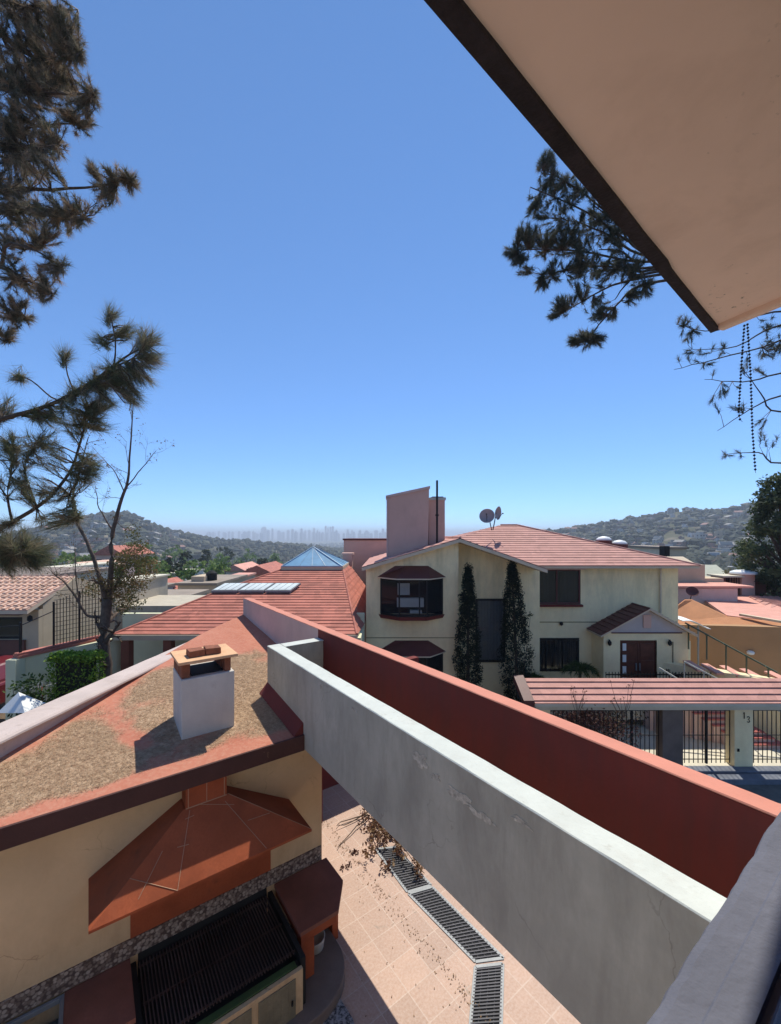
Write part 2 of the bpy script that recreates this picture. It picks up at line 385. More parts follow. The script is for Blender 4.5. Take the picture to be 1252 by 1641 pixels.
M['blue_glass'] = mat('blue_translucent_panel', (.13, .30, .46), rough=.4, var=.12, scale=2, bump=.05, spec=.5)
M['panel_glass'] = mat('pale_panel_glass', (.62, .66, .64), rough=.4, var=.15, scale=1.5, bump=0, spec=.6)  # pale base colour stands for the glare on the panel glass
M['dish'] = mat('grey_dish_metal', (.3, .28, .29), rough=.5, var=.1)
M['white_dome'] = mat('white_dome', (.8, .8, .78), rough=.5, var=.04)
M['car_red'] = mat('red_car_paint', (.14, .012, .016), rough=.3, var=.03, spec=.6)
M['flower'] = mat('orange_red_petals', (.6, .12, .06), var=.2)

# ================================================================== SETTING: terrain, patio, street
ZP = -6.1                                                   # patio level
SIL = [(-700, 858), (0, 858), (60, 850), (110, 840), (160, 832), (200, 829), (225, 835), (240, 842), (270, 850), (300, 855), (345, 863), (400, 866), (470, 872), (560, 884), (700, 884), (800, 862), (860, 851), (900, 848), (950, 842), (1000, 835), (1050, 833), (1075, 827), (1110, 828), (1130, 831), (1190, 829), (1252, 827), (1400, 832), (2200, 845)]
def sil(u):
    if u <= SIL[0][0]: return SIL[0][1]
    for (a, b), (c, d) in zip(SIL, SIL[1:]):
        if u <= c: return b + (d - b) * (u - a) / (c - a) + 4.5      # crowns add to the ridge
    return SIL[-1][1]
BASE = [(0, -8.6), (16, -8.9), (30, -10), (60, -15), (120, -26), (250, -40), (450, -52), (900, -62), (2000, -70), (60000, -70)]
def base_z(r):
    for (a, b), (c, d) in zip(BASE, BASE[1:]):
        if r <= c: return b + (d - b) * (r - a) / (c - a)
    return BASE[-1][1]
def ground(x, y):
    r = math.hypot(x, y); z = base_z(r)
    u = CX + F * x / y if y > .05 * abs(x) + 1 else (9e9 if x > 0 else -9e9)
    pk = 850.0
    zt = (HY - sil(u)) / F * pk * (r / max(y, 1)) if y > 1 else 20
    if y <= .2 * r: zt = 10
    zt = max(-75, min(55, zt))
    k = 0
    if 110 < r < 1900:
        k = (r - 110) / (pk - 110) if r < pk else 1 - (r - pk) / 1050
        k = max(0, min(1, k)); k = k * k * (3 - 2 * k) if r > pk else k ** 1.25
    z = z + (max(zt, z) - z) * k
    if r > 90:
        n = noise.noise(Vector((x / 90, y / 90, 3))) * 3.2 + noise.noise(Vector((x / 30, y / 30, 8))) * 1.0
        if u < 700 and r > 900: n += 6 * noise.noise(Vector((x / 500, y / 700, 1)))
        z += n * min(1, (r - 90) / 300) * (1 if r < 3500 else max(0, 1 - (r - 3500) / 1500))
    return z
azs = sorted(set([round(a, 3) for a in np.arange(-52, 52, .4)] + [round(a, 3) for a in list(np.arange(-180, -52, 5)) + list(np.arange(52, 180, 5))]))
rads = [0.5] + list(np.geomspace(6, 60, 14)) + list(np.geomspace(66, 2400, 90)) + list(np.geomspace(2600, 42000, 14))
vs = []
for r in rads:
    for a in azs:
        x, y = r * math.sin(math.radians(a)), r * math.cos(math.radians(a)); vs.append((x, y, ground(x, y)))
na = len(azs); fs = []
for i in range(len(rads) - 1):
    for j in range(na):
        k = (j + 1) % na; fs.append((i * na + j, i * na + k, (i + 1) * na + k, (i + 1) * na + j))
fs.append(tuple(range(na)))
m, t, b = new_mat('hill_ground'); v = coords(t)
n1 = noi(t, v, .012, 8, .65); n2 = noi(t, v, .09, 6, .7); n3 = noi(t, v, .5, 4, .7)
vo = nd(t, 'ShaderNodeTexVoronoi'); vo.inputs['Scale'].default_value = .07; t.links.new(v, vo.inputs['Vector'])
hs = t.nodes.new('ShaderNodeSeparateColor'); t.links.new(vo.outputs['Color'], hs.inputs[0])
c = mixc(t, ramp(t, n2, .35, .65), (.035, .05, .022), (.11, .10, .06))
c = mixc(t, ramp(t, n1, .45, .6), c, mixc(t, hs.outputs[0], (.07, .08, .045), (.2, .17, .13)))
c = mixc(t, ramp(t, n3, .5, .8), c, (.16, .14, .11))
t.links.new(c, b.inputs['Base Color']); b.inputs['Roughness'].default_value = 1; b.inputs['Specular IOR Level'].default_value = 0
mb = MB(); mb.add(vs, fs); g = mb.build('ground', m, smooth=True, recalc=False); tag(g, kind='structure')

mb = MB(); mb.sbox(.2, 8.9, -6.5, 6.0, ZP - .3, ZP); tag(mb.build('patio', M['patio']), kind='structure')
mb = MB(); mb.prism([(-22, 6.5), (-5.35, 6.5), (-5.0, 9.6), (-5.6, 16.5), (-22, 19)], -6.6, -6.45); tag(mb.build('garden_ground', M['soil']), kind='structure')
mb = MB(); mb.prism([(4.4, 1.0), (30, 1.0), (30, 12.55), (-1.2, 12.55), (-1.2, 9.3)], -7.5, -7.36); tag(mb.build('road', M['asphalt']), kind='structure')
mb = MB(); mb.prism([(-1, 12.6), (30, 12.6), (30, 12.9), (-1, 12.9)], -7.6, -7.22); tag(mb.build('kerb', M['kerb'], bevel=.02), kind='structure')
mb = MB(); mb.prism([(-1, 12.9), (30, 12.9), (30, 19.9), (-1, 19.9)], -7.6, -7.26); tag(mb.build('yard', M['concrete']), kind='structure')

# ================================================================== OWN HOUSE (window sill, wall, roof soffit over the camera)
own = thing('house', "peach soffit of the viewer's own house with a dark edge, and its grey window sill", 'house', (0, 0, ZP))
mb = MB(); mb.sbox(-.12, .15, -3.2, 6.4, ZP, -.53); mb.build('wall', M['own_wall'], own)
# sill with a ragged outer plaster edge
mb = MB(); n = 260; t0, t1 = -1.2, 4.2
lo, hi = [], []
for i in range(n + 1):
    tt = t0 + (t1 - t0) * i / n
    e = .190 + .003 * noise.noise(Vector((tt * 9, 0, 2))) + .0035 * noise.noise(Vector((tt * 45, 1, 0)))
    rows = [(e - .002, -.62), (e + .001, -.515), (e - .004, -.503), (e - .014 - .004 * noise.noise(Vector((tt * 22, 5, 0))), -.497 + .002 * noise.noise(Vector((tt * 60, 7, 1)))), (.152, -.497), (.149, -.493), (.118, -.492), (.118, -.505), (.108, -.505), (.108, -.487), (-.10, -.485), (-.10, -.62)]
    lo.append([st(s, tt, z) for s, z in rows])
k = len(lo[0]); vs = [p for r in lo for p in r]
fs = [(i * k + j, i * k + (j + 1) % k, (i + 1) * k + (j + 1) % k, (i + 1) * k + j) for i in range(n) for j in range(k)]
mb.add(vs, fs); mb.build('window_sill', M['sill'], own)
mb = MB(); mb.sbox(.085, .103, -1.2, 4.2, -.486, -.470); mb.sbox(.02, .06, -1.2, 4.2, -.484, -.462); mb.build('window_track', M['alu'], own, bevel=.002)
# soffit: corner traced from the photo at 1.2 m above the eye
ZS = 1.2
def ps(u, v, z=ZS): D = z * F / (HY - v); return Vector(((u - CX) / F * D, D, z))
oc, oa = ps(1139, 534), ps(684, 6); od = (oa - oc).normalized(); of = oc + od * 5.5
ec = ps(1252, 487); ed = (ec - oc).normalized(); eb = oc + ed * 3.2
far = of + ed * 3.2
inn = Vector((-od.y, od.x, 0));
if inn.dot(ed) < 0: inn = -inn
def off(p, d): return p + inn * d
W_ = .038
mb = MB(); nu, nv = 110, 60; vs = []
for i in range(nu + 1):
    for j in range(nv + 1):
        k_ = (j / nv) ** 1.4
        a = off(oc, W_).lerp(off(of, W_), i / nu); b_ = eb.lerp(far, i / nu); p = a.lerp(b_, k_); dd = (p - a).length
        fold = .05 * (1 / (1 + math.exp(-(dd - .52 - .10 * math.sin(i / nu * 3)) / .05))) - .03 * (1 / (1 + math.exp(-(dd - 1.0) / .03)))
        z = ZS + .022 + fold * min(1, i / 12) + .004 * noise.noise(p * 2.3) + .0015 * noise.noise(p * 11)
        vs.append(Vector((p.x, p.y, z)))
fs = [(i * (nv + 1) + j, i * (nv + 1) + j + 1, (i + 1) * (nv + 1) + j + 1, (i + 1) * (nv + 1) + j) for i in range(nu) for j in range(nv)]
mb.add(vs, fs)
n_ = len(mb.v); mb.slab([Vector((p.x, p.y, ZS + .12)) for p in (off(oc, W_), off(of, W_), far, eb)], (0, 0, .08))
mb.build('soffit', M['soffit'], own, smooth=False)
for p_ in own.children[-1].data.polygons:
    if len(p_.vertices) == 4 and p_.area < .2: p_.use_smooth = True
mb = MB()
mb.bar(oc + ed * .05 + Vector((0, 0, .02)), eb + Vector((0, 0, .02)), .05, .06); mb.build('end_lip', M['soffit'], own, bevel=.012)
mb = MB(); segs = 60
pts = [oc.lerp(of, i / segs) for i in range(segs + 1)]
vs = []
for i, p in enumerate(pts):
    wv = .004 * noise.noise(Vector((i * .35, 0, 0))) + (.004 if i > 9 else -.004)
    for d, z in ((0, ZS + .0), (W_ + wv + .004, ZS + .0 + .004), (W_ + .004, ZS + .19), (-.006, ZS + .19)):
        vs.append(off(p, d) + Vector((0, 0, z - ZS)))
fs = [(i * 4 + j, i * 4 + (j + 1) % 4, (i + 1) * 4 + (j + 1) % 4, (i + 1) * 4 + j) for i in range(segs) for j in range(4)] + [(0, 1, 2, 3), tuple(segs * 4 + j for j in (3, 2, 1, 0))]
mb.add(vs, fs); mb.build('dark_edge', M['bitumen'], own)
# glass reflection of a blind's chain, modelled as hanging beads
def chain(path, name, label):
    mb = MB(); pts = [Vector(p) for p in path]; L = 0
    for a, b_ in zip(pts, pts[1:]):
        n_ = max(1, int((b_ - a).length / .0125))
        for i in range(n_):
            p = a.lerp(b_, i / n_); mb.lathe(p, [(.0012, -.0042), (.0042, -.0015), (.0042, .0015), (.0012, .0042)], 6)
    mb.tube(pts, .0009, 4)
    o = mb.build(name, M['iron'], smooth=True); tag(o, label, 'chain'); return o
D = 1.55
chain([P(1193, 522, D), P(1188, 590, D), P(1184, 660, D), P(1186, 672, D), P(1190, 676, D)] , 'bead_chain', 'short loop of dark beaded blind chain hanging under the soffit, left of the longer one')
chain([P(1198, 520, D), P(1203, 600, D), P(1206, 690, D), P(1211, 758, D)], 'bead_chain', 'long dark beaded blind chain hanging under the soffit, down to the pine')

# ================================================================== ELEVATED LONG PARAPETS
wk = thing('walkway', 'long raised walkway trough between a grey parapet with white top and a dark red parapet', 'walkway', st(3, 3, ZP))
S0, S1 = .2, 7.30
def wavy_box(s0, s1, t0, t1, z0, z1, n, amp, seed):
    """a hand-plastered wall: the top edges wander by a few mm"""
    mb = MB(); vs = []
    for i in range(n + 1):
        s = s0 + (s1 - s0) * i / n
        a = amp * noise.noise(Vector((s * 2.2, seed, 0))) + amp * .5 * noise.noise(Vector((s * 9, seed, 1)))
        b_ = amp * noise.noise(Vector((s * 2.2, seed, 5))) + amp * .5 * noise.noise(Vector((s * 9, seed, 6)))
        c_ = amp * .6 * noise.noise(Vector((s * 3, seed, 9)))
        vs += [st(s, t0, z0), st(s, t1, z0), st(s, t1 + b_, z1 - .008), st(s, t1 - .008 + b_, z1 + c_), st(s, t0 + .008 + a, z1 + c_), st(s, t0 + a * .4, z1 - .008)]
    k = 6
    fs = [(i * k + j, i * k + (j + 1) % k, (i + 1) * k + (j + 1) % k, (i + 1) * k + j) for i in range(n) for j in range(k)]
    fs += [tuple(range(k)), tuple(n * k + j for j in range(k - 1, -1, -1))]
    mb.add(vs, fs); return mb
mb = MB(); mb.sbox(S0, S1, 2.60, 2.82, -3.2, -2.012); mb.sbox(S1 - .22, S1, 2.82, 3.6, -3.2, -2.012); gw = mb.build('grey_parapet', M['grey_wall'], wk)
mb = wavy_box(S0, S1 + .01, 2.598, 2.84, -2.012, -2.0, 160, .006, 1.0); mb.sbox(S1 - .235, S1 + .008, 2.842, 3.6, -2.012, -2.001); mb.build('coping', M['white_coping'], gw)
mb = wavy_box(S0, S1, 3.6, 3.78, -4.2, -1.835, 160, .003, 2.0); rw = mb.build('red_parapet', M['red_wall'], wk)
mb = wavy_box(S0, 12.1, 3.598, 3.79, -1.835, -1.822, 240, .006, 3.0); mb.build('coping', M['red_top'], rw)
mb = MB(); mb.sbox(S1 + .001, 12.1, 3.6, 3.78, -3.4, -1.836); mb.build('pink_parapet', M['pink_wall'], wk)
mb = MB(); mb.sbox(S0, S1 - .01, 2.82, 4.0, -3.2, -3.05); mb.sbox(S0, S1 + 1, 3.78, 4.02, -4.2, -4.08); mb.build('floor_slab', M['concrete'], wk)  # low outer ledge is added out of view to place the patio's shadow edge
mb = MB()
for s in (.5, 7.9): mb = MB(); mb.sbox(s, s + .3, 3.72, 4.0, ZP, -4.2); mb.build('support', M['red_wall'], wk)
# flaked paint patches on the grey face, just under the coping
m_fl = mat('flaked_plaster', (.50, .44, .35), var=.3, scale=22, bump=.6)
mb = MB()
for s, z, L_, H_ in [(3.05, -2.18, .10, .05), (2.85, -2.25, .06, .035), (2.55, -2.27, .13, .05), (2.3, -2.30, .12, .035), (5.2, -2.09, .05, .03), (1.9, -2.13, .07, .02), (4.3, -2.12, .06, .02)]:
    q = []
    for i in range(36):
        a = 2 * math.pi * i / 36; rr = .8 + .9 * noise.noise(Vector((math.cos(a) * 1.6, math.sin(a) * 1.6, s * 7))) + .35 * noise.noise(Vector((i * .9, s * 5, 2)))
        q.append(st(s + L_ * 1.3 * math.cos(a) * rr, 2.6, z + H_ * 1.2 * math.sin(a) * rr))
    mb = MB(); mb.slab(q, st(0, -.004, 0)); mb.build('flaked_patch', m_fl, wk)
# terrace end wall at the far side of the patio
mb = MB(); mb.sbox(8.9, 9.1, 3.0, 7.5, ZP - .3, -3.45)
o = mb.build('garden_wall', M['red_wall']); tag(o, 'low dark red wall closing the far end of the patio beneath the walkway', 'wall')

# ================================================================== BARBECUE PAVILION
pav = thing('barbecue_pavilion', 'barbecue pavilion with a red roof covered in dry needles and a white chimney', 'pavilion', st(7, 0, ZP))
def rz(s): return -3.0 + .11 * (s - 5.75)
PI_, PO_ = [Vector((-5.02, 3.2, 0)), Vector((-4.45, 10.05, 0))], [Vector((-5.55, 3.4, 0)), Vector((-4.8, 10.28, 0))]
# roof surface: fine grid with a litter attribute (where dry needles have settled)
pl = [st(5.75, 3.6, 0), st(12.1, 3.6, 0), Vector((-4.62, 10.3, 0)), st(5.75, -2.4, 0)]
def litter(x, y):
    v = .78 + .55 * noise.noise(Vector((x * .55, y * .55, 4))) + .75 * noise.noise(Vector((x * 2.1, y * 2.1, 2))) + .35 * noise.noise(Vector((x * 6, y * 6, 3)))
    s = AX.x * x + AX.y * y; t_ = BX.x * x + BX.y * y
    v += .35 * min(1, (s - 5.75) * 2.2) - .15
    dch = math.hypot(s - 6.2, t_ - 1.3); v -= .9 * max(0, 1 - dch / .9)
    # cleared bands running down the roof beside the chimney and along the edges
    v -= .75 * math.exp(-((t_ - (.55 + .25 * math.sin(s * 1.4))) / .17) ** 2) * (1 if s > 6.5 else .3)
    v -= 1.2 * math.exp(-((s - 5.85) / .14) ** 2)
    px_ = -4.62 + (y - 10) * .085; v -= 1.0 * math.exp(-((x - px_) / .30) ** 2)
    if t_ < 2.0: v += .35 * max(0, 1 - abs(s - 7.0) / 2.2)
    if s > 8.9: v -= (s - 8.9) * 1.4
    if s > 6.8: v += .5 * math.exp(-((t_ - 2.25) / .35) ** 2) * (1 if s < 8.8 else 0)
    return max(0, min(1, v))
mb = MB(); cs = .07; lit = []
cen = sum(pl, Vector((0, 0, 0))) / len(pl)
def inside_clip(q):
    for i in range(len(pl)):
        a, b_ = pl[i], pl[(i + 1) % len(pl)]; e = b_ - a; nn = Vector((-e.y, e.x, 0))
        if nn.dot(cen - a) < 0: nn = -nn
        if all(nn.dot(p - a) >= 0 for p in q): continue
        q = clip(q, lambda p: nn.dot(p - a), True)
        if len(q) < 3: return q
    return q
s = 5.75
while s < 12.3:
    tt = -5.0
    while tt < 3.7:
        q = inside_clip([st(s, tt, 0), st(s + cs, tt, 0), st(s + cs, tt + cs, 0), st(s, tt + cs, 0)])
        if len(q) >= 3:
            q = [Vector((p.x, p.y, rz(AX.x * p.x + AX.y * p.y) + .012 * noise.noise(Vector((p.x * 1.3, p.y * 1.3, 7))))) for p in q]
            mb.add(q, [tuple(range(len(q)))])
        tt += cs
    s += cs
m, t, b = new_mat('red_roof_coat'); v = coords(t)
at = t.nodes.new('ShaderNodeAttribute'); at.attribute_name = 'litter'
n1 = noi(t, v, 1.4, 6, .65); n2 = noi(t, v, 55, 4, .7); n3 = noi(t, v, 17, 4, .7)
c = mixc(t, ramp(t, n1, .3, .7), (.40, .135, .085), (.50, .20, .13))
c = mixc(t, ramp(t, n3, .45, .8), c, (.50, .25, .17))
sm = t.nodes.new('ShaderNodeMath'); sm.operation = 'MULTIPLY_ADD'; sm.inputs[1].default_value = 1.3; t.links.new(n2, sm.inputs[0]); t.links.new(at.outputs['Fac'], sm.inputs[2])
c = mixc(t, ramp(t, sm.outputs[0], .95, 1.55), c, mixc(t, ramp(t, n3, .35, .65), (.27, .16, .095), (.50, .35, .23)))
t.links.new(c, b.inputs['Base Color']); b.inputs['Roughness'].default_value = .9; b.inputs['Specular IOR Level'].default_value = .2
bumpn(t, b, n2, .5, .01)
ro = mb.build('roof', m, pav, smooth=True, recalc=False)
bm = bmesh.new(); bm.from_mesh(ro.data); bmesh.ops.remove_doubles(bm, verts=bm.verts, dist=.002); bm.to_mesh(ro.data); bm.free()
if sum(p.normal.z for p in ro.data.polygons) < 0: ro.data.flip_normals()
at = ro.data.attributes.new('litter', 'FLOAT', 'POINT')
at.data.foreach_set('value', [litter(v_.co.x + pav.location.x, v_.co.y + pav.location.y) for v_ in ro.data.vertices])
mb = MB(); q = [Vector((p.x, p.y, rz(AX.x * p.x + AX.y * p.y) - .16)) for p in pl]; mb.slab(q, (0, 0, .14)); mb.build('roof_slab', M['fascia_brown'], pav)
mb = MB(); mb.sbox(5.715, 5.752, -3.2, 2.598, -3.215, -2.985); mb.build('fascia', M['fascia_brown'], pav, bevel=.004)
# parapet on the left side of the roof, with a rounded lip
mb = MB(); n = 40; vs = []
for i in range(n + 1):
    a, b_ = PI_[0].lerp(PI_[1], i / n), PO_[0].lerp(PO_[1], i / n); z = -2.55 + .006 * noise.noise(Vector((i * .4, 0, 0)))
    d = (a - b_).normalized()
    vs += [Vector((b_.x, b_.y, -3.7)), Vector((b_.x, b_.y, z - .03)), b_ + d * .03 + Vector((0, 0, z)), a - d * .08 + Vector((0, 0, z)), a - d * .03 + Vector((0, 0, z - .008)), a + Vector((0, 0, z - .03)), a + d * .005 + Vector((0, 0, z - .055)), a - d * .02 + Vector((0, 0, z - .075)), a - d * .11 + Vector((0, 0, z - .085)), a - d * .12 + Vector((0, 0, -3.4))]
k = 10; fs = [(i * k + j, i * k + (j + 1) % k, (i + 1) * k + (j + 1) % k, (i + 1) * k + j) for i in range(n) for j in range(k)] + [tuple(range(k)), tuple(n * k + j for j in range(k - 1, -1, -1))]
mb.add(vs, fs); mb.build('parapet', M['coping_pinkgrey'], pav)
# mortar fillet where the roof meets the grey parapet
mb = MB()
mb.slab([st(5.76, 2.6, -3.0), st(5.76, 2.45, -2.99), st(5.76, 2.6, -2.82)], st(S1 - 5.76, 0, .17)); mb.build('fillet', M['red_wall'], pav)
SW = 6.05
mb = MB(); mb.sbox(SW, SW + .2, -4.5, 3.05, ZP, -3.12); mb.sbox(SW + .2, 9.5, 2.85, 3.05, ZP, -3.12); mb.sbox(SW + .2, 9.5, -4.5, -4.3, ZP, -3.12)
wl = mb.build('wall', M['cream_wall'], pav)
# chimney
CH = dict(s0=6.49, s1=7.22, t0=1.07, t1=1.80)
mb = MB()
lo_ = [st(6.49, 1.07, -2.98), st(6.49, 1.80, -2.98), st(7.21, 1.80, -2.92), st(7.21, 1.07, -2.92)]
hi_ = [st(6.492, 1.065, -2.075), st(6.49, 1.80, -2.075), st(7.21, 1.802, -2.075), st(7.21, 1.068, -2.075)]
mb.hexa(lo_, hi_)
ch = mb.build('chimney', M['chimney_white'], pav, bevel=.012)
mb = MB(); mb.sbox(6.60, 7.1, 1.22, 1.66, -2.08, -2.055); mb.build('flue_opening', M['soot'], ch)
mb = MB()
for s in (6.54, 6.78, 7.0):
    mb.sbox(s, s + .20, 1.075, 1.19, -2.074, -1.852)
mb.build('brick_support', M['brick'], ch, bevel=.008)
mb = MB()
for s in (6.54, 6.78, 7.0):
    mb.sbox(s, s + .20, 1.67, 1.76, -2.074, -1.852)
mb.build('brick_support', M['brick'], ch, bevel=.008)
mb = MB(); mb.sbox(6.44, 7.16, 1.02, 1.84, -1.85, -1.808); mb.build('cap_slab', M['clay_slab'], ch, bevel=.006)
for i, (t_, rot, dz) in enumerate(((1.185, .03, 0), (1.42, -.05, 0))):
    mb = MB(); ns_ = 4
    q = [(-.11, -.115), (.11, -.12), (.112, .11), (-.108, .118)]
    c_ = st(6.72, t_ + .11, 0)
    def rr(p, k_): x, y = p; a = TH + rot; return (c_.x + x * k_ * math.cos(a) - y * k_ * math.sin(a), c_.y + x * k_ * math.sin(a) + y * k_ * math.cos(a))
    mb.hexa([(*rr(p, 1), -1.806) for p in q], [(*rr(p, .97), -1.715 + .008 * math.sin(j * 2.1 + i)) for j, p in enumerate(q)])
    o = mb.build('brick', M['brick'], bevel=.01)
    tag(o, ['left one of two rough bricks lying on the pavilion chimney cap', 'right one of two rough bricks lying on the pavilion chimney cap'][i], 'brick')

# dry needles lying on the roof
def needle_litter(n, name, f_pos, z_of, L=(.04, .09), wd=.0016, colr=((.24, .14, .08), (.55, .41, .27)), lift=.012):
    V, Fc, C = [], [], []
    k = 0
    while k < n:
        p = f_pos()
        if p is None: continue
        x, y = p; a = rnd.random() * math.pi * 2; l = rnd.uniform(*L) / 2; z = z_of(x, y) + rnd.random() * lift + .003
        dx, dy = math.cos(a) * l, math.sin(a) * l; wx, wy = -math.sin(a) * wd, math.cos(a) * wd; dz = rnd.uniform(-.01, .01)
        i = len(V); V += [(x - dx - wx, y - dy - wy, z - dz), (x - dx + wx, y - dy + wy, z - dz), (x + dx, y + dy, z + dz + .002)]
        Fc.append((i, i + 1, i + 2)); q = rnd.random(); C += [tuple(a_ + (b_ - a_) * q for a_, b_ in zip(*colr)) + (1,)] * 3; k += 1
    me = bpy.data.meshes.new(name); me.from_pydata(V, [], Fc); me.materials.append(M['leaf'])
    ca = me.color_attributes.new('tint', 'FLOAT_COLOR', 'POINT'); ca.data.foreach_set('color', [x for c_ in C for x in c_])
    o = bpy.data.objects.new(name, me); COL.objects.link(o); return o
def rp():
    x, y = rnd.uniform(-5.3, -.9), rnd.uniform(3.3, 11.6); s = AX.x * x + AX.y * y; t_ = BX.x * x + BX.y * y
    if s < 5.78 or t_ > (2.58 if s < S1 else 3.58) or x < -4.98 + (y - 3.2) * .085: return None
    if 6.44 < s < 7.26 and 1.02 < t_ < 1.85: return None
    if rnd.random() > litter(x, y) ** 1.5 * 1.1: return None
    return x, y
o = needle_litter(42000, 'dry_needles', rp, lambda x, y: rz(AX.x * x + AX.y * y))
tag(o, 'dry brown pine needles and litter scattered over the red pavilion roof', 'needles', kind='stuff')

# ================================================================== BARBECUE
bq = thing('barbecue', 'built-in terracotta tiled barbecue with wide hood and black grill under the pavilion eave', 'barbecue', st(5.6, 1.3, ZP))
hz0, hz1 = -4.07, -3.5
hb = [st(5.24, 0.0, hz0), st(5.24, 2.49, hz0), st(SW - .003, 2.49, hz0), st(SW - .003, 0.0, hz0)]
ht = [st(5.80, .98, hz1), st(5.80, 1.52, hz1), st(SW - .003, 1.52, hz1), st(SW - .003, .98, hz1)]
mb = MB(); mb.hexa([p - Vector((0, 0, .03)) for p in hb], hb); mb.hexa([p + Vector((0, 0, .0)) for p in hb], ht)
hd = mb.build('hood', M['hood_tile'], bq)
mb = MB()
up = Vector((0, 0, .004)); Lf = lambda a, b_, q: a.lerp(b_, q)
def gl(a, b_, w_=.006): mb.bar(a + up, b_ + up, w_, .004)
gl(hb[1], ht[1], .006)
f_ = lambda u_, q: Lf(Lf(hb[0], hb[1], u_), Lf(ht[0], ht[1], u_), q)
nrm = Vector((0, 0, .004))
gl(f_(.33, 0), f_(.18, .95)); gl(f_(.33, 0), f_(0, .38)); gl(f_(.75, 0.02), f_(.8, .9)); gl(f_(.24, .52), f_(.33, .50)); gl(f_(.18, .85), f_(.30, .86)); gl(f_(.15, .1), f_(.12, .55)); gl(f_(.98, .48), f_(.80, .50)); gl(f_(.33, .99), f_(.85, .8))
mb.build('grout_line', M['grout'], hd)
mb = MB(); mb.sbox(5.78, SW - .004, 1.0, 1.5, hz1, -3.1); nk = mb.build('neck', M['hood_tile'], bq)
mb = MB()
for tt in (1.03, 1.25, 1.47): mb.sbox(5.774, 5.779, tt - .004, tt + .004, hz1, -3.1)
mb.sbox(5.774, 5.7795, 1.0, 1.5, hz1, hz1 + .012); mb.build('grout_line', M['grout'], nk)
m, t, b = new_mat('pebble_mosaic'); v = coords(t)
vo = nd(t, 'ShaderNodeTexVoronoi'); vo.inputs['Scale'].default_value = 26; t.links.new(v, vo.inputs['Vector'])
hs = t.nodes.new('ShaderNodeSeparateColor'); t.links.new(vo.outputs['Color'], hs.inputs[0])
c = mixc(t, hs.outputs[0], (.14, .09, .07), (.42, .34, .28)); c = mixc(t, ramp(t, vo.outputs['Distance'], .45, .7), c, (.08, .05, .04))
t.links.new(c, b.inputs['Base Color']); b.inputs['Roughness'].default_value = .6; bumpn(t, b, vo.outputs['Distance'], -.8, .01)
mb = MB(); mb.sbox(SW - .02, SW - .002, -3.6, 3.03, -5.24, -5.02); mb.build('mosaic_band', m, bq)
mb = MB(); mb.sbox(SW - .012, SW - .002, .42, 2.2, -5.018, -4.18); mb.build('backsplash', M['hood_tile'], bq)
# hearth block and grill
mb = MB(); mb.sbox(4.85, SW - .003, .42, .48, ZP, -5.335); mb.sbox(4.85, SW - .003, 2.16, 2.22, ZP, -5.335); mb.sbox(4.85, 4.93, .5, 2.14, ZP, -5.40); mb.sbox(4.93, SW - .003, .5, 2.14, ZP, -5.62)
mb.sbox(SW - .012, SW - .003, .5, 2.14, -5.62, -5.242); mb.build('hearth', M['soot'], bq)
mb = MB()
for i in range(44):
    tt = .515 + i * .0370; mb.bar(st(4.95, tt, -5.33 + .004 * math.sin(i * 1.9)), st(SW - .05, tt, -5.33), .011, .02)
mb.bar(st(5.0, .5, -5.345), st(5.0, 2.14, -5.345), .02); mb.bar(st(5.95, .5, -5.345), st(5.95, 2.14, -5.345), .02); mb.bar(st(5.45, .5, -5.345), st(5.45, 2.14, -5.345), .02)
mb.build('grill', mat('sooty_iron', (.075, .05, .045), rough=.5, var=.4), bq)
mb = MB(); mb.sbox(4.845, 4.93, .42, 2.1, -5.40, -5.385); mb.build('tile_trim', M['green_trim'], bq, bevel=.003)
mb = MB(); mb.sbox(4.80, 4.848, .42, 2.16, ZP, -5.41); mb.build('front', M['cream_wall'], bq)
for i in range(3):
    t0 = .52 + i * .54
    mb = MB(); mb.sbox(4.785, 4.799, t0, t0 + .46, -6.0, -5.47)
    for j in range(1, 5): mb.sbox(4.782, 4.7845, t0 + j * .092 - .004, t0 + j * .092 + .004, -5.98, -5.49)
    dr = mb.build('cabinet_door', mat('weathered_cream_wood%d' % i, (.20, .17, .11), var=.2, scale=4), bq, bevel=.003)
    mb = MB(); mb.sbox(4.765, 4.78, t0 + .40, t0 + .42, -5.76, -5.70); mb.build('handle', M['iron'], dr)
# right counter with clipped corner
q = [st(5.08, 2.25, 0), st(5.08, 2.82, 0), st(5.48, 3.12, 0), st(SW - .022, 3.12, 0), st(SW - .022, 2.25, 0)]
mb = MB(); mb.prism([(p.x, p.y) for p in q], -5.30, -5.245); ct = mb.build('counter', M['counter_tile'], bq, bevel=.004)
mb = MB(); mb.prism([(p.x, p.y) for p in [st(5.10, 2.27, 0), st(5.10, 2.80, 0), st(5.49, 3.09, 0), st(SW - .03, 3.09, 0), st(SW - .03, 2.27, 0)]], -5.42, -5.302); mb.sbox(5.10, 5.24, 2.27, 2.46, ZP, -5.42); mb.sbox(5.5, SW - .03, 2.95, 3.05, ZP, -5.42); mb.build('counter_base', M['hood_tile'], bq, bevel=.004)
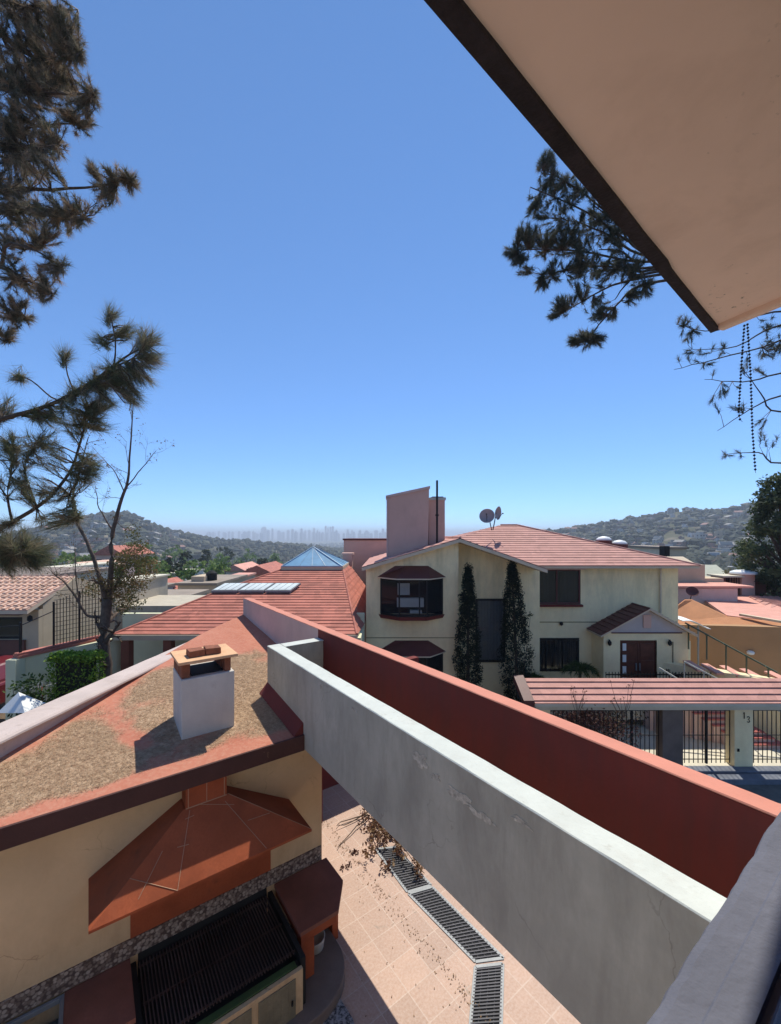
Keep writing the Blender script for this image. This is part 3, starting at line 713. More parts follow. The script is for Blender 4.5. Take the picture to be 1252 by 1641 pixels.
# left counter with steel framed sink
mb = MB(); mb.sbox(5.25, SW - .022, -3.6, -1.35, -5.30, -5.245); mb.sbox(5.25, SW - .022, -.22, .415, -5.30, -5.245); mb.sbox(5.25, 5.33, -1.35, -.22, -5.30, -5.245); mb.sbox(5.27, 5.33, -3.6, .4, ZP, -5.302); mb.build('counter', M['counter_tile'], bq)
mb = MB(); mb.sbox(5.33, 5.37, -1.35, -.22, -5.29, -5.235); mb.sbox(5.96, 6.0, -1.35, -.22, -5.29, -5.235); mb.sbox(5.37, 5.96, -1.35, -1.31, -5.29, -5.235); mb.sbox(5.37, 5.96, -.26, -.22, -5.29, -5.235); mb.sbox(5.37, 5.96, -.80, -.77, -5.29, -5.235)
mb.build('sink_frame', M['steel'], bq, bevel=.004)
mb = MB(); mb.sbox(5.34, 5.99, -1.34, -.23, -5.50, -5.48); mb.build('sink_bowl', mat('dull_sink', (.10, .10, .09), rough=.4), bq)
# curved concrete step in front
q = [st(4.62, -1.5, 0), st(4.62, 2.2, 0)]
for i in range(13):
    a = -math.pi / 2 + math.pi / 2 * i / 12; q.append(st(5.25 + .63 * math.sin(a), 2.25 + .68 * math.cos(a), 0))
q += [st(5.9, 2.93, 0), st(5.9, -1.5, 0)]
q = q[:2] + [p for p in q[2:]]
mb = MB(); mb.prism([(p.x, p.y) for p in q], ZP, -5.93); mb.build('step', M['step_concrete'], bq, bevel=.015)
# basin standing on the step
mb = MB(); prof = [(.10, 0), (.15, .02), (.17, .16), (.175, .17), (.16, .17), (.14, .05), (.0, .04)]
mb.lathe(st(5.42, 2.62, -5.93), [(r_ * .85, z_) for r_, z_ in prof], 24); o = mb.build('basin', M['white_plastic'], smooth=True); tag(o, 'white plastic basin standing under the clipped-corner barbecue counter', 'basin')
m, t, b = new_mat('speckled_stone'); v = coords(t); n1 = noi(t, v, 16, 6, .75)
c = mixc(t, ramp(t, n1, .45, .55), (.04, .035, .035), (.30, .28, .28)); t.links.new(c, b.inputs['Base Color']); b.inputs['Roughness'].default_value = .7; bumpn(t, b, n1, .5, .01)
mb = MB(); c_ = P(0, 0, 1)
q = [(536, 1588), (566, 1636), (585, 1700), (440, 1720), (470, 1640)]
q = [((u - CX) / F * (-ZP * F / (v_ - HY)), -ZP * F / (v_ - HY)) for u, v_ in q]
mb.prism(q, ZP + .004, ZP + .035); o = mb.build('stone_slab', m, bevel=.01); tag(o, 'speckled grey stone slab lying on the shaded paving beside the barbecue step', 'slab')  # slab added where a speckled patch of unknown kind lies

# ================================================================== DRAIN GRATES
def gz(u, v_, z=ZP): D = -z * F / (v_ - HY); return Vector(((u - CX) / F * D, D, z))
def drain(name, corners, nb, label, along):
    """corners: a,b = one end (left,right), c,d = the other end (right,left)"""
    th_ = thing(name, label, 'drain grate', sum(corners, Vector((0, 0, 0))) / 4)
    a, b_, c_, d = corners
    e = Vector((0, 0, .004))
    mb = MB()
    w_ = .045
    for p, q in ((a, d), (b_, c_), (a, b_), (d, c_)):
        mb.bar(p + Vector((0, 0, .003)), q + Vector((0, 0, .003)), w_, .018)
    mb.build('frame', M['steel'], th_, bevel=.003)
    mb = MB()
    for i in range(1, nb): mb.bar(a.lerp(d, i / nb) + Vector((0, 0, .006)), b_.lerp(c_, i / nb) + Vector((0, 0, .006)), .016, .014)
    for k_ in (.25, .5, .75): mb.bar(a.lerp(b_, k_) , d.lerp(c_, k_), .006, .008)
    mb.build('grille', mat('grate_steel', (.085, .08, .09), rough=.6, var=.25), th_)
    mb = MB(); mb.hexa([p + Vector((0, 0, .001)) for p in (a, b_, c_, d)], [p + Vector((0, 0, .003)) for p in (a, b_, c_, d)]); mb.build('channel', M['dark'], th_)  # black sheet laid on the paving paints the shaded depth under the bars
    return th_
gA = [gz(758, 1541), gz(806, 1535), gz(690, 1421), gz(640, 1437)]
drain('drain_grate', [gz(762, 1542), gz(807, 1536), gz(693, 1422), gz(655, 1433)], 26, 'long sunlit drain grate running beside the grey parapet, middle length', 0)
drain('drain_grate', [gz(653, 1430), gz(691, 1419), gz(634, 1358), gz(602, 1361)], 20, 'darker drain grate under the dry vine, farthest from the viewer', 0)
drain('drain_grate', [gz(744, 1760), gz(800, 1760), gz(806, 1545), gz(762, 1550)], 34, 'drain grate running toward the bottom edge of the photo, nearest one', 0)

# ================================================================== TILED HOUSE WITH SKYLIGHT (middle left)
th = thing('tiled_house', 'low house with wide red tiled hip roof topped by a blue glass pyramid', 'house', (-4, 19, -7))
def zf(y): return -3.3 + .275 * (y - 13.6)
pf = [Vector((-9.15, 13.6, 0)), Vector((-1.11, 13.6, 0)), Vector((-2.24, 19.5, 0)), Vector((-5.19, 19.5, 0)), Vector((-7.2, 16.9, 0))]
pf = [Vector((p.x, p.y, zf(p.y))) for p in pf]
mb = MB(); tile_rows(mb, pf, .25, .024)
prr = [pf[1], Vector((-.99, 16.0, -3.42)), Vector((-.99, 22.6, -2.9)), Vector((-2.24, 22.45, -1.68)), pf[2]]
n0 = (prr[1] - prr[0]).cross(prr[4] - prr[0]).normalized()
for i in (2, 3):
    p = prr[i]; prr[i] = Vector((p.x, p.y, prr[0].z - (n0.x * (p.x - prr[0].x) + n0.y * (p.y - prr[0].y)) / n0.z))
tile_rows(mb, prr, .25, .024)
pll = [pf[0], pf[4], pf[3], Vector((-5.19, 22.4, -1.68)), Vector((-9.3, 24, -3.3))]
tile_rows(mb, [pf[0], pf[4], Vector((-9.6, 18.5, -3.25))], .25, .024)
tile_rows(mb, [pf[4], pf[3], Vector((-5.19, 22.4, -1.68)), Vector((-9.6, 24.5, -3.3)), Vector((-9.6, 18.5, -3.25))], .25, .024)
rf = mb.build('roof', M['roof_red'], th)
mb = MB()
for poly in (pf, prr): mb.slab([p - Vector((0, 0, .02)) for p in poly], (0, 0, -.12))
mb.build('roof_deck', M['yellow_trim'], rf)
mb = MB()
for a, b_ in ((pf[1], pf[2]), (pf[0], pf[4]), (pf[4], pf[3])):
    mb = MB(); mb.tube([a + Vector((0, 0, .02)), b_ + Vector((0, 0, .02))], .045, 8); mb.build('ridge_cap', M['roof_red'], rf)
mb = MB(); mb.box(-9.15, -1.1, 13.55, 13.62, -3.47, -3.30); mb.build('fascia', M['yellow_trim'], th)
mb = MB(); mb.box(-10.2, -1.0, 15.7, 15.9, -7, -3.0); mb.box(-1.2, -1.0, 13.8, 15.7, -7, -3.45); mb.build('wall', M['green_wall'], th)
for x in (-8.95, -7.55, -6.2):
    mb = MB(); mb.box(x, x + .27, 13.68, 13.95, -6.6, -3.42); mb.build('column', M['brown_hood'] if 0 else mat('red_brown_column%d' % int(-x), (.25, .09, .06), var=.1), th, bevel=.01)
mb = MB(); mb.bar((-8.9, 13.8, -4.75), (-4, 13.8, -4.75), .03)
for i in range(38): mb.bar((-8.9 + i * .13, 13.8, -6), (-8.9 + i * .13, 13.8, -4.65), .018)
mb.build('railing', M['iron'], th)
# pyramid skylight
sb = [(-5.19, 19.5), (-2.24, 19.5), (-2.24, 22.45), (-5.19, 22.45)]; ap = Vector((-3.93, 20.95, -.62))
mb = MB(); mb.prism(sb, -1.72, -1.50); sk = mb.build('skylight', M['yellow_trim'], th)
q = [Vector((x + (.05 if x < -4 else -.05), y, -1.499)) for x, y in sb]
mb = MB(); mb.add(q + [ap], [(0, 1, 4), (1, 2, 4), (2, 3, 4), (3, 0, 4), (3, 2, 1, 0)]); mb.build('pane', M['blue_glass'], sk)
mb = MB()
for i in range(4):
    mb.bar(q[i] + Vector((0, 0, .01)), ap + Vector((0, 0, .01)), .05); mb.bar(q[i] + Vector((0, 0, .01)), q[(i + 1) % 4] + Vector((0, 0, .01)), .05)
    mb.bar(q[i].lerp(q[(i + 1) % 4], .5) + Vector((0, 0, .01)), ap + Vector((0, 0, .01)), .028)
    for k_ in (.28, .73): mb.bar(q[i].lerp(q[(i + 1) % 4], k_) + Vector((0, 0, .01)), ap.lerp(q[i].lerp(q[(i + 1) % 4], k_), .0) + Vector((0, 0, .01)), .014)
mb.build('glazing_bar', mat('pale_glazing_bar', (.30, .42, .52), rough=.4), sk)
# three solar water panels
for i in range(3):
    x0, x1 = -7.3 + i * 1.09, -7.3 + (i + 1) * 1.09 - .04
    def pp(x, k): y = 16.8 + .72 * k; return Vector((x + .26 * k, y, zf(y) + .16 + .02 * k))
    sp = thing('solar_panel', ['pale glass solar heating panel on the red tiled roof, left of three', 'pale glass solar heating panel on the red tiled roof, middle of three', 'pale glass solar heating panel on the red tiled roof, right of three'][i], 'solar panel', pp((x0 + x1) / 2, 0), 'solar panels on the red roof')
    q = [pp(x0, 0), pp(x1, 0), pp(x1, 1), pp(x0, 1)]
    mb = MB(); mb.slab([p - Vector((0, 0, .09)) for p in q], (0, 0, .08)); mb.build('casing', M['steel'], sp)
    g_ = lambda a, b_: q[0].lerp(q[1], a).lerp(q[3].lerp(q[2], a), b_)
    mb = MB(); mb.slab([g_(.04, .05), g_(.96, .05), g_(.96, .95), g_(.04, .95)], (0, 0, .006)); mb.build('glass', M['panel_glass'], sp)
    mb = MB()
    for a in (.05, .95): p = g_(a, .08); mb.bar(p - Vector((0, 0, .02)), p - Vector((0, 0, .2)), .04)
    for a in (.25, .5, .75): mb.bar(g_(a, .05) + Vector((0, 0, .009)), g_(a, .95) + Vector((0, 0, .009)), .012)
    mb.build('bracket', M['steel'], sp)
# pink roof building behind
pk = thing('pink_building', 'plain pink flat-roofed building behind the blue pyramid skylight', 'house', (-1.4, 25, -8))
mb = MB(); mb.box(-2.72, .2, 24, 27, -9, -.32); mb.build('wall', M['pink_chim'], pk)
mb = MB(); mb.box(-2.78, .25, 23.95, 27.05, -.32, -.22); mb.build('coping', M['brown_hood'], pk)
mb = MB(); mb.box(-2.62, -2.1, 22.6, 23.2, -2.4, -1.1); mb.box(-2.68, -2.04, 22.55, 23.25, -1.1, -1.0); mb.build('chimney', M['pink_chim'], pk)

# ================================================================== YELLOW HOUSE
yh = thing('yellow_house', 'two storey yellow house with pink tiled roof, bay windows and gabled porch', 'house', (5, 19, -7.2))
GB = -7.25
def bay(x0, x1, xa, xb, yb, yf, zt, zb, zh, with_room=True):
    """bay window: back width x0..x1 at the wall yb, front width xa..xb at yf, glass zb..zt, hood up to zh"""

    pts = [Vector((x0, yb, 0)), Vector((xa, yf, 0)), Vector((xb, yf, 0)), Vector((x1, yb, 0))]
    Z = lambda p, z: Vector((p.x, p.y, z))
    mb = MB()
    for p in pts: mb.bar(Z(p, zb), Z(p, zt), .06)
    for a, b_ in zip(pts, pts[1:]):
        mb.bar(Z(a, zt), Z(b_, zt), .07); mb.bar(Z(a, zb), Z(b_, zb), .07)
    mm = (pts[1] + pts[2]) / 2; mb.bar(Z(mm.lerp(pts[2], .45), zb), Z(mm.lerp(pts[2], .45), zt), .05)
    fr = mb.build('bay_window', M['iron'], yh)
    mb = MB()
    for a, b_ in zip(pts, pts[1:]): mb.add([Z(a, zb), Z(b_, zb), Z(b_, zt), Z(a, zt)], [(0, 1, 2, 3)])
    mb.build('pane', M['glass'], fr)
    mb = MB(); c_ = Vector(((x0 + x1) / 2, yb, 0)); ov = .14
    ex = [Z(pts[0] + Vector((-ov, 0, 0)), zt + .05), Z(pts[1] + Vector((-ov * .7, -ov, 0)), zt + .05), Z(pts[2] + Vector((ov * .7, -ov, 0)), zt + .05), Z(pts[3] + Vector((ov, 0, 0)), zt + .05)]
    tp = [Vector((x0 + .55, yb - .001, zh)), Vector((xa + .3, yb - .02, zh)), Vector((xb - .3, yb - .02, zh)), Vector((x1 - .55, yb - .001, zh))]
    mb.hexa(ex, tp); mb.build('hood', M['brown_hood'], fr)
    mb = MB(); mb.hexa([p - Vector((0, 0, .045)) for p in ex], [p - Vector((0, 0, .002)) for p in ex]); mb.build('hood_rim', M['yellow_trim'], fr)
    mb = MB(); q = [Z(p, zb - .04) + Vector((0, -.05 if 0 < i < 3 else 0, 0)) for i, p in enumerate(pts)]; q[0].x -= .1; q[3].x += .1
    mb.hexa([p - Vector((0, 0, .14)) + (c_ - Vector((p.x, p.y, 0))) * .06 for p in q], q); mb.build('sill', M['red_wall'], fr)
    mb = MB(); mb.box(x0 + .02, x1 - .02, yb - .02, yb - .005, zb, zt); mb.build('dark_room', M['dark'], fr)  # black sheet painted in place of the unlit room behind
    return fr, pts

def window(par, x0, x1, y, z0, z1, mull=1, curtain=True, label=None, bars=False, fr=.07, mt='iron', dark=False):
    """flat window facing the viewer, set in an opening of the wall whose face is at y"""
    mb = MB()
    for a in (x0, x1 - fr): mb.box(a, a + fr, y - .03, y + .07, z0, z1)
    for a in (z0, z1 - fr): mb.box(x0 + fr, x1 - fr, y - .03, y + .07, a, a + fr)
    for i in range(mull): xm = x0 + (x1 - x0) * (i + 1) / (mull + 1); mb.box(xm - fr * .35, xm + fr * .35, y - .025, y + .065, z0 + fr, z1 - fr)
    f = mb.build('window', M[mt], par)
    mb = MB(); mb.box(x0 + fr, x1 - fr, y + .02, y + .03, z0 + fr, z1 - fr); mb.build('pane', M['glass_dark' if dark else 'glass'], f)
    mb = MB(); mb.box(x0 + .01, x1 - .01, y + .6, y + .62, z0, z1); mb.build('dark_room', M['dark'], f)  # flat black sheet stands for the shade inside the room
    if curtain:
        mb = MB(); n = 40; vs = []
        for i in range(n + 1):
            x = x0 + fr + (x1 - x0 - 2 * fr) * i / n; vs += [(x, y + .06 + .02 * math.sin(i * 1.35), z0 + fr), (x, y + .06 + .02 * math.sin(i * 1.35), z1 - fr)]
        fs = [(2 * i, 2 * i + 2, 2 * i + 3, 2 * i + 1) for i in range(n) if not (curtain == 'part' and .32 < i / n < .6)]
        mb.add(vs, fs); mb.build('curtain', M['curtain'], f)
    if bars:
        mb = MB()
        for i in range(1, 12): x = x0 + (x1 - x0) * i / 12; mb.bar((x, y - .06, z0), (x, y - .06, z1), .02)
        mb.bar((x0, y - .06, z0 + .1), (x1, y - .06, z0 + .1), .02); mb.bar((x0, y - .06, z1 - .1), (x1, y - .06, z1 - .1), .02); mb.build('bars', M['iron'], f)
    return f
# walls
mb = MB()
X0, XR = -.96, 2.67
mb.box(X0, XR, 16.2, 16.4, GB, -1.22); mb.add([(X0, 16.2, -1.22), (XR, 16.2, -1.22), (XR, 16.2, -.26), (X0, 16.4, -1.22), (XR, 16.4, -1.22), (XR, 16.4, -.26)], [(0, 1, 2), (5, 4, 3), (0, 2, 5, 3), (1, 4, 5, 2), (0, 3, 4, 1)])
mb.box(X0, X0 + .2, 16.4, 24, GB, -1.3)
mb.box(XR - .2, XR, 16.4, 17.2, GB, -.30)
wall_holes(mb, (XR - .2, 17.2, 0), (1, 0, 0), 3.75, GB, -1.35, [(1.07, 2.32, -5.31, -2.66)], .2, (0, -1, 0))
mb.add([(XR - .2, 17.2, -1.35), (6.22, 17.2, -1.35), (XR - .2, 17.2, -.25), (XR - .2, 17.4, -1.35), (6.22, 17.4, -1.35), (XR - .2, 17.4, -.25)], [(0, 1, 2), (5, 4, 3), (0, 2, 5, 3), (1, 4, 5, 2)])
mb.box(6.02, 6.22, 17.4, 18.0, GB, -1.4)
wall_holes(mb, (6.02, 18.0, 0), (1, 0, 0), 6.53, GB, -1.30, [(.2, 2.26, -3.02, -1.5), (.05, 2.2, -5.95, -4.5)], .2, (0, -1, 0))
mb.box(12.35, 12.55, 18.2, 27, GB, -1.3)
mb.build('wall', M['yellow_wall'], yh)
mb = MB()
mb.box(X0, XR + .002, 16.192, 16.2, -4.06, -4.03); mb.build('joint_line', mat('dark_joint', (.28, .22, .12)), yh); mb = MB(); mb.box(6.3, 12.5, 17.99, 18.0, -3.83, -3.79); 
mb.build('joint_line', mat('dark_joint', (.28, .22, .12)), yh)
# roofs
gl_, gr_, ga = Vector((-1.1, 15.8, -1.24)), Vector((6.02, 15.8, -1.32)), Vector((2.67, 15.8, -.14))
bk = Vector((0, 6.2, 0))
mb = MB(); tile_rows(mb, [gl_, ga, ga + bk, gl_ + bk], .30, .02); tile_rows(mb, [gr_, ga, ga + bk, gr_ + bk], .30, .02)
tile_rows(mb, [Vector((-1.1, 17.4, -1.27 + .356 * -.1)), Vector((13.08, 17.4, -1.306)), Vector((6.9, 22.5, .51)), Vector((6.0, 22.5, .51))], .29, .022)
tile_rows(mb, [Vector((13.08, 17.4, -1.306)), Vector((6.9, 22.5, .51)), Vector((13.08, 27.6, -1.306))], .29, .022)
tile_rows(mb, [Vector((-1.1, 17.4, -1.306)), Vector((6.0, 22.5, .51)), Vector((-1.1, 27.6, -1.306))], .29, .022)
tile_rows(mb, [Vector((-1.1, 27.6, -1.306)), Vector((13.08, 27.6, -1.306)), Vector((6.9, 22.5, .51)), Vector((6.0, 22.5, .51))], .29, .022)
yr = mb.build('roof', M['roof_pink'], yh)
mb = MB(); dn = Vector((0, 0, -.14))
for q in ([gl_, ga, ga + bk, gl_ + bk], [gr_, ga, ga + bk, gr_ + bk]): mb.slab([p - Vector((0, 0, .005)) for p in q], dn)
mb.slab([Vector((6.2, 17.42, -1.32)), Vector((13.05, 17.42, -1.32)), Vector((13.05, 18.4, -.97)), Vector((6.2, 18.4, -.97))], (0, 0, -.1))
mb.box(12.5, 13.05, 18.0, 27.5, -1.42, -1.33)
mb.build('eave_board', M['yellow_trim'], yr)
mb = MB()
for a, b_ in (((13.08, 17.4, -1.29), (6.9, 22.5, .54)), ((6.9, 22.5, .54), (6.0, 22.5, .54)), (tuple(ga + Vector((0, 0, .03))), tuple(ga + bk + Vector((0, 0, .03))))):
    mb = MB(); mb.tube([a, b_], .045, 8); mb.build('ridge_cap', M['roof_pink'], yr)
# chimney on the left
mb = MB()
mb.hexa([(-.14, 17.5, -1.1), (1.58, 17.5, -1.1), (1.58, 18.4, -1.1), (-.14, 18.4, -1.1)], [(-.16, 17.5, 1.56), (1.64, 17.5, 1.96), (1.64, 18.4, 1.96), (-.16, 18.4, 1.56)])
cm = mb.build('chimney', M['pink_chim'], yh)
mb = MB(); mb.hexa([(-.20, 17.45, 1.56), (1.68, 17.45, 1.96), (1.68, 18.45, 1.96), (-.20, 18.45, 1.56)], [(-.20, 17.45, 1.66), (1.68, 17.45, 2.07), (1.68, 18.45, 2.07), (-.20, 18.45, 1.66)])
mb.box(-.17, -.11, 17.47, 17.5, -1, 1.55); mb.build('cap', M['pink_wall'], cm)
mb = MB(); mb.box(1.66, 2.36, 17.9, 18.7, -1.0, 1.5); mb.build('side_shaft', M['pink_chim'], cm)
mb = MB(); mb.box(1.70, 2.40, 17.84, 18.76, 1.5, 1.62); mb.build('side_cap', M['white_coping'], cm)
mb = MB(); mb.box(1.8, 2.3, 17.9, 18.7, 1.62, 1.66); mb.build('flue', M['dark'], cm)
mb = MB(); mb.tube([(1.97, 17.45, -.5), (1.97, 17.45, 2.3)], .045, 10); mb.box(1.9, 2.04, 17.4, 17.52, .8, .86)
o = mb.build('mast', M['iron']); tag(o, 'thin dark metal mast standing beside the pink chimney', 'mast')
# bay windows
f1, pts = bay(-.37, 2.03, .33, 1.39, 16.195, 15.62, -1.70, -3.08, -1.22)
mb = MB(); mb.box(.25, 1.28, 15.85, 16.1, -2.78, -2.45); mb.box(.75, 1.2, 15.75, 15.95, -3.0, -2.9); mb.box(.28, .75, 16.1, 16.15, -2.35, -1.9); mb.build('indoor_furniture', M['curtain'], f1)
bay(-.37, 2.03, .33, 1.39, 16.195, 15.62, -4.62, -6.0, -4.15)
# tall window in the recess; its pale curtain stands for the glass's grey reflection
w_ = window(yh, 3.54, 4.79, 17.2, -5.31, -2.66, 0, True, fr=.08)
mb = MB(); mb.tube([(11.75, 17.94, -1.4), (11.75, 17.94, -3.6)], .04, 8); mb.tube([(11.75, 17.94, -2.0), (11.75, 17.99, -2.0)], .05, 6); mb.build('downpipe', M['yellow_trim'], yh)
mb = MB(); mb.tube([(11.62, 16.97, -4.4), (11.62, 16.97, -6.3)], .015, 5); mb.build('conduit', M['iron'], yh)
w_ = window(yh, 6.22, 8.28, 18.0, -3.02, -1.5, 1, 'part', mt='brown_hood', dark=True)
mb = MB(); mb.box(6.17, 8.33, 17.82, 17.99, -3.12, -3.03); mb.build('sill', M['red_wall'], w_)
mb = MB(); mb.box(6.3, 8.4, 17.75, 17.99, -1.5, -1.42); mb.build('head_board', M['pink_wall'], w_)
window(yh, 6.07, 8.22, 18.0, -5.95, -4.5, 2, 'part', bars=True, dark=True)
# porch
mb = MB()
wall_holes(mb, (8.78, 17, 0), (1, 0, 0), 3.5, GB, -4.02, [(.68, 2.2, -6.6, -4.35)], .2, (0, -1, 0))
mb.box(8.78, 8.98, 17.2, 18, GB, -4.02); mb.box(12.08, 12.28, 17.2, 18, GB, -4.02)
mb.build('porch_wall', M['yellow_wall'], yh)
mb = MB(); mb.slab([(8.78, 17.0, -4.02), (12.28, 17.0, -4.02), (10.55, 17.0, -3.06)], (0, .95, 0)); pgb = mb.build('porch_gable', M['pink_wall'] if 0 else mat('pale_grey_gable', (.50, .44, .42), var=.05), yh)
mb = MB(); mb.box(10.4, 10.72, 16.95, 17.0, -3.83, -3.3); mb.build('vent', M['pink_chim'], pgb)
mb = MB(); mb.box(9.1, 12.0, 16.96, 17.0, -4.06, -4.02); mb.build('lintel_line', M['brown_hood'], pgb)
e1, e2, e3 = Vector((8.55, 16.75, -4.08)), Vector((10.55, 16.75, -2.98)), Vector((12.5, 16.75, -4.08)); bb = Vector((0, 1.22, 0))
mb = MB(); tile_rows(mb, [e1, e2, e2 + bb, e1 + bb], .25, .03); pr = mb.build('porch_roof', M['brown_hood'], yh)
mb = MB(); tile_rows(mb, [e3, e2, e2 + bb, e3 + bb], .25, .03); mb.slab([e3 - Vector((0, 0, .03)), e2 - Vector((0, 0, .03)), e2 + bb - Vector((0, 0, .03)), e3 + bb - Vector((0, 0, .03))], (0, 0, -.06)); mb.build('porch_roof_side', M['yellow_trim'], pr)
mb = MB(); mb.slab([e1 - Vector((0, 0, .03)), e2 - Vector((0, 0, .03)), e2 + bb - Vector((0, 0, .03)), e1 + bb - Vector((0, 0, .03))], (0, 0, -.06)); mb.build('porch_roof_deck', M['yellow_trim'], pr)
for i in range(2):
    x0 = 9.46 + i * .765
    mb = MB(); mb.box(x0, x0 + .755, 17.08, 17.14, -6.6, -4.36)
    for j in range(3):
        z0 = -6.45 + j * .7; mb.box(x0 + .1, x0 + .65, 17.05, 17.08, z0, z0 + .55)
    dr = mb.build('door', M['wood_door'], yh, bevel=.01)
    mb = MB(); mb.box(x0 + (.66 if i == 0 else .04), x0 + (.70 if i == 0 else .08), 17.0, 17.05, -5.6, -5.3); mb.build('handle', M['steel'], dr)
    if i == 0:
        for j in range(4): mb = MB(); mb.box(x0 + .13, x0 + .28, 17.04, 17.049, -6.2 + j * .47, -5.9 + j * .47); mb.build('glass_light', M['curtain'], dr)
mb = MB(); mb.box(9.38, 9.46, 17.02, 17.1, -6.6, -4.3); mb.box(10.98, 11.06, 17.02, 17.1, -6.6, -4.3); mb.box(9.46, 10.98, 17.02, 17.1, -4.355, -4.3); mb.build('door_frame', M['wood_door'], yh)
for x in (8.93 + .05, 11.45):
    mb = MB(); mb.lathe((x, 16.9, -4.55), [(.02, 0), (.07, .05), (.075, .16), (.03, .22), (.01, .26)], 10); mb.bar((x, 16.9, -4.33), (x, 17.0, -4.33), .025); mb.build('wall_lantern', M['iron'], yh)
mb = MB(); mb.lathe((7.43, 17.93, -3.95), [(.02, 0), (.08, .05), (.07, .14), (.02, .17)], 10); mb.build('wall_lantern', M['iron'], yh)
# terrace railing in front of the door and porch slab
mb = MB(); mb.box(5.9, 12.6, 15.6, 17.0, -7.0, -6.6); mb.build('terrace', M['concrete'], yh)
mb = MB(); mb.bar((8.2, 15.7, -5.32), (12.2, 15.7, -5.32), .04); mb.bar((8.2, 15.7, -6.5), (12.2, 15.7, -6.5), .03)
for i in range(34): x = 8.2 + i * .121; mb.bar((x, 15.7, -6.55), (x, 15.7, -5.22), .02)
mb.build('terrace_railing', M['iron'], yh)
# domes and vent on the roof
for i, x in enumerate((8.72, 9.72)):
    y = 18.9 + .01; u_ = (968, 993)[i]; p = P(u_, (866, 872)[i], 24.5)
    d = thing('roof_dome', ['white skylight dome on a red base behind the pink roof slope, left one', 'white skylight dome on a red base behind the pink roof slope, right one'][i], 'skylight dome', p + Vector((0, 0, -.6)))
    mb = MB(); mb.lathe(p + Vector((0, 0, -.9)), [(.44, 0), (.44, .86), (.46, .9)], 16); mb.build('base', M['brown_hood'], d)
    mb = MB(); mb.lathe(p, [(.43, 0), (.40, .09), (.28, .19), (.1, .24), (.01, .25)], 16); mb.build('dome', M['white_dome'], d, smooth=True)
# satellite dishes
for i, (u_, v_, r_, ax) in enumerate(((781, 828, .36, (-.35, -1, .35)), (795, 822, .33, (.75, -.6, -.1)))):
    p = P(u_, v_, 20.3 + i * .3); base = P((788, 790)[i], 845, 20.3 + i * .3)
    d = thing('satellite_dish', ['round grey satellite dish on the pink roof, facing left', 'grey satellite dish on the pink roof seen almost edge on, right of the other'][i], 'satellite dish', base)
    mb = MB(); pr_ = [(r_ * .02, 0), (r_ * .4, .02), (r_ * .75, .07), (r_, .13), (r_ + .012, .13), (r_ * .75, .055), (r_ * .4, .0), (r_ * .02, -.02)]
    mb.lathe(p, pr_, 24, ax); mb.build('reflector', M['dish'], d, smooth=True)
    a = Vector(ax).normalized()
    mb = MB(); mb.tube([p, (p + base) / 2 + Vector((.05, .1, 0)), base - Vector((0, 0, .15))], .025, 8); mb.build('mount', M['iron'], d)
    mb = MB(); mb.tube([p - Vector((0, 0, r_ * .9)) + a * .1, p + a * .35], .012, 6); mb.lathe(p + a * .35, [(.02, -.03), (.035, 0), (.02, .05)], 8, ax); mb.build('feed_arm', M['iron'], d)

# ================================================================== FRONT FENCE WITH TILED CANOPY, PILLARS, RAILINGS
fn = thing('front_fence', 'street fence with pink tiled canopy over iron bars and cream pillars', 'fence', (9, 13, -7.3))
c0, c1_ = Vector((4.42, 12.6, -5.16)), Vector((13.6, 12.6, -5.16)); upv = Vector((0, 1.0, .42))
mb = MB(); tile_rows(mb, [c0, c1_, c1_ + upv, c0 + upv], .27, .04); cp = mb.build('canopy', M['roof_pink'], fn)
mb = MB(); mb.slab([c0 - Vector((0, 0, .01)), c1_ - Vector((0, 0, .01)), c1_ + upv - Vector((0, 0, .01)), c0 + upv - Vector((0, 0, .01))], (0, 0, -.09)); mb.box(4.5, 13.6, 12.75, 13.15, -5.42, -5.3); mb.build('beam', M['concrete'], cp)
mb = MB(); mb.slab([c0 + Vector((-.03, -.02, -.12)), c0 + upv + Vector((-.03, .05, -.12)), c0 + upv + Vector((-.03, .05, .1)), c0 + Vector((-.03, -.02, .1))], (-.32, 0, 0)); mb.build('verge', M['brown_hood'], cp)
def pillar(x0, x1, m_, label=None):
    mb = MB(); mb.box(x0, x1, 12.85, 13.2, -7.3, -5.42); o = mb.build('pillar', m_, fn, bevel=.01)
    if label: o['label'] = label
    return o
pillar(4.62, 4.98, M['yellow_wall']); pl2 = pillar(8.48, 9.12, M['step_concrete'], 'dark shaded gate pillar'); pp_ = pillar(10.72, 11.3, M['yellow_wall'], 'cream pillar with house number')  # gate pillar takes the dark concrete colour, its neighbours cream
mb = MB()
mb.tube([(10.98, 12.835, -5.56), (11.01, 12.835, -5.53), (11.01, 12.835, -5.72)], .012, 6)
q = [(11.10, -5.68), (11.14, -5.655), (11.175, -5.68), (11.17, -5.72), (11.13, -5.745), (11.175, -5.77), (11.18, -5.815), (11.14, -5.84), (11.10, -5.82)]
mb.tube([(x, 12.835, z) for x, z in q], .012, 6); mb.build('house_number', M['iron'], pp_)
mb = MB(); mb.box(10.8, 10.86, 12.83, 12.848, -6.75, -6.66); mb.build('doorbell', M['iron'], pp_)
def bars(x0, x1, z0, z1, pitch):
    mb = MB(); n = int((x1 - x0) / pitch)
    for i in range(n + 1): x = x0 + (x1 - x0) * i / max(n, 1); mb.bar((x, 13.02, z0), (x, 13.02, z1), .018)
    for z in (z0 + .12, (z0 + z1) / 2, z1 - .1): mb.bar((x0, 13.02, z), (x1, 13.02, z), .03, .018)
    return mb.build('railing', M['iron'], fn)
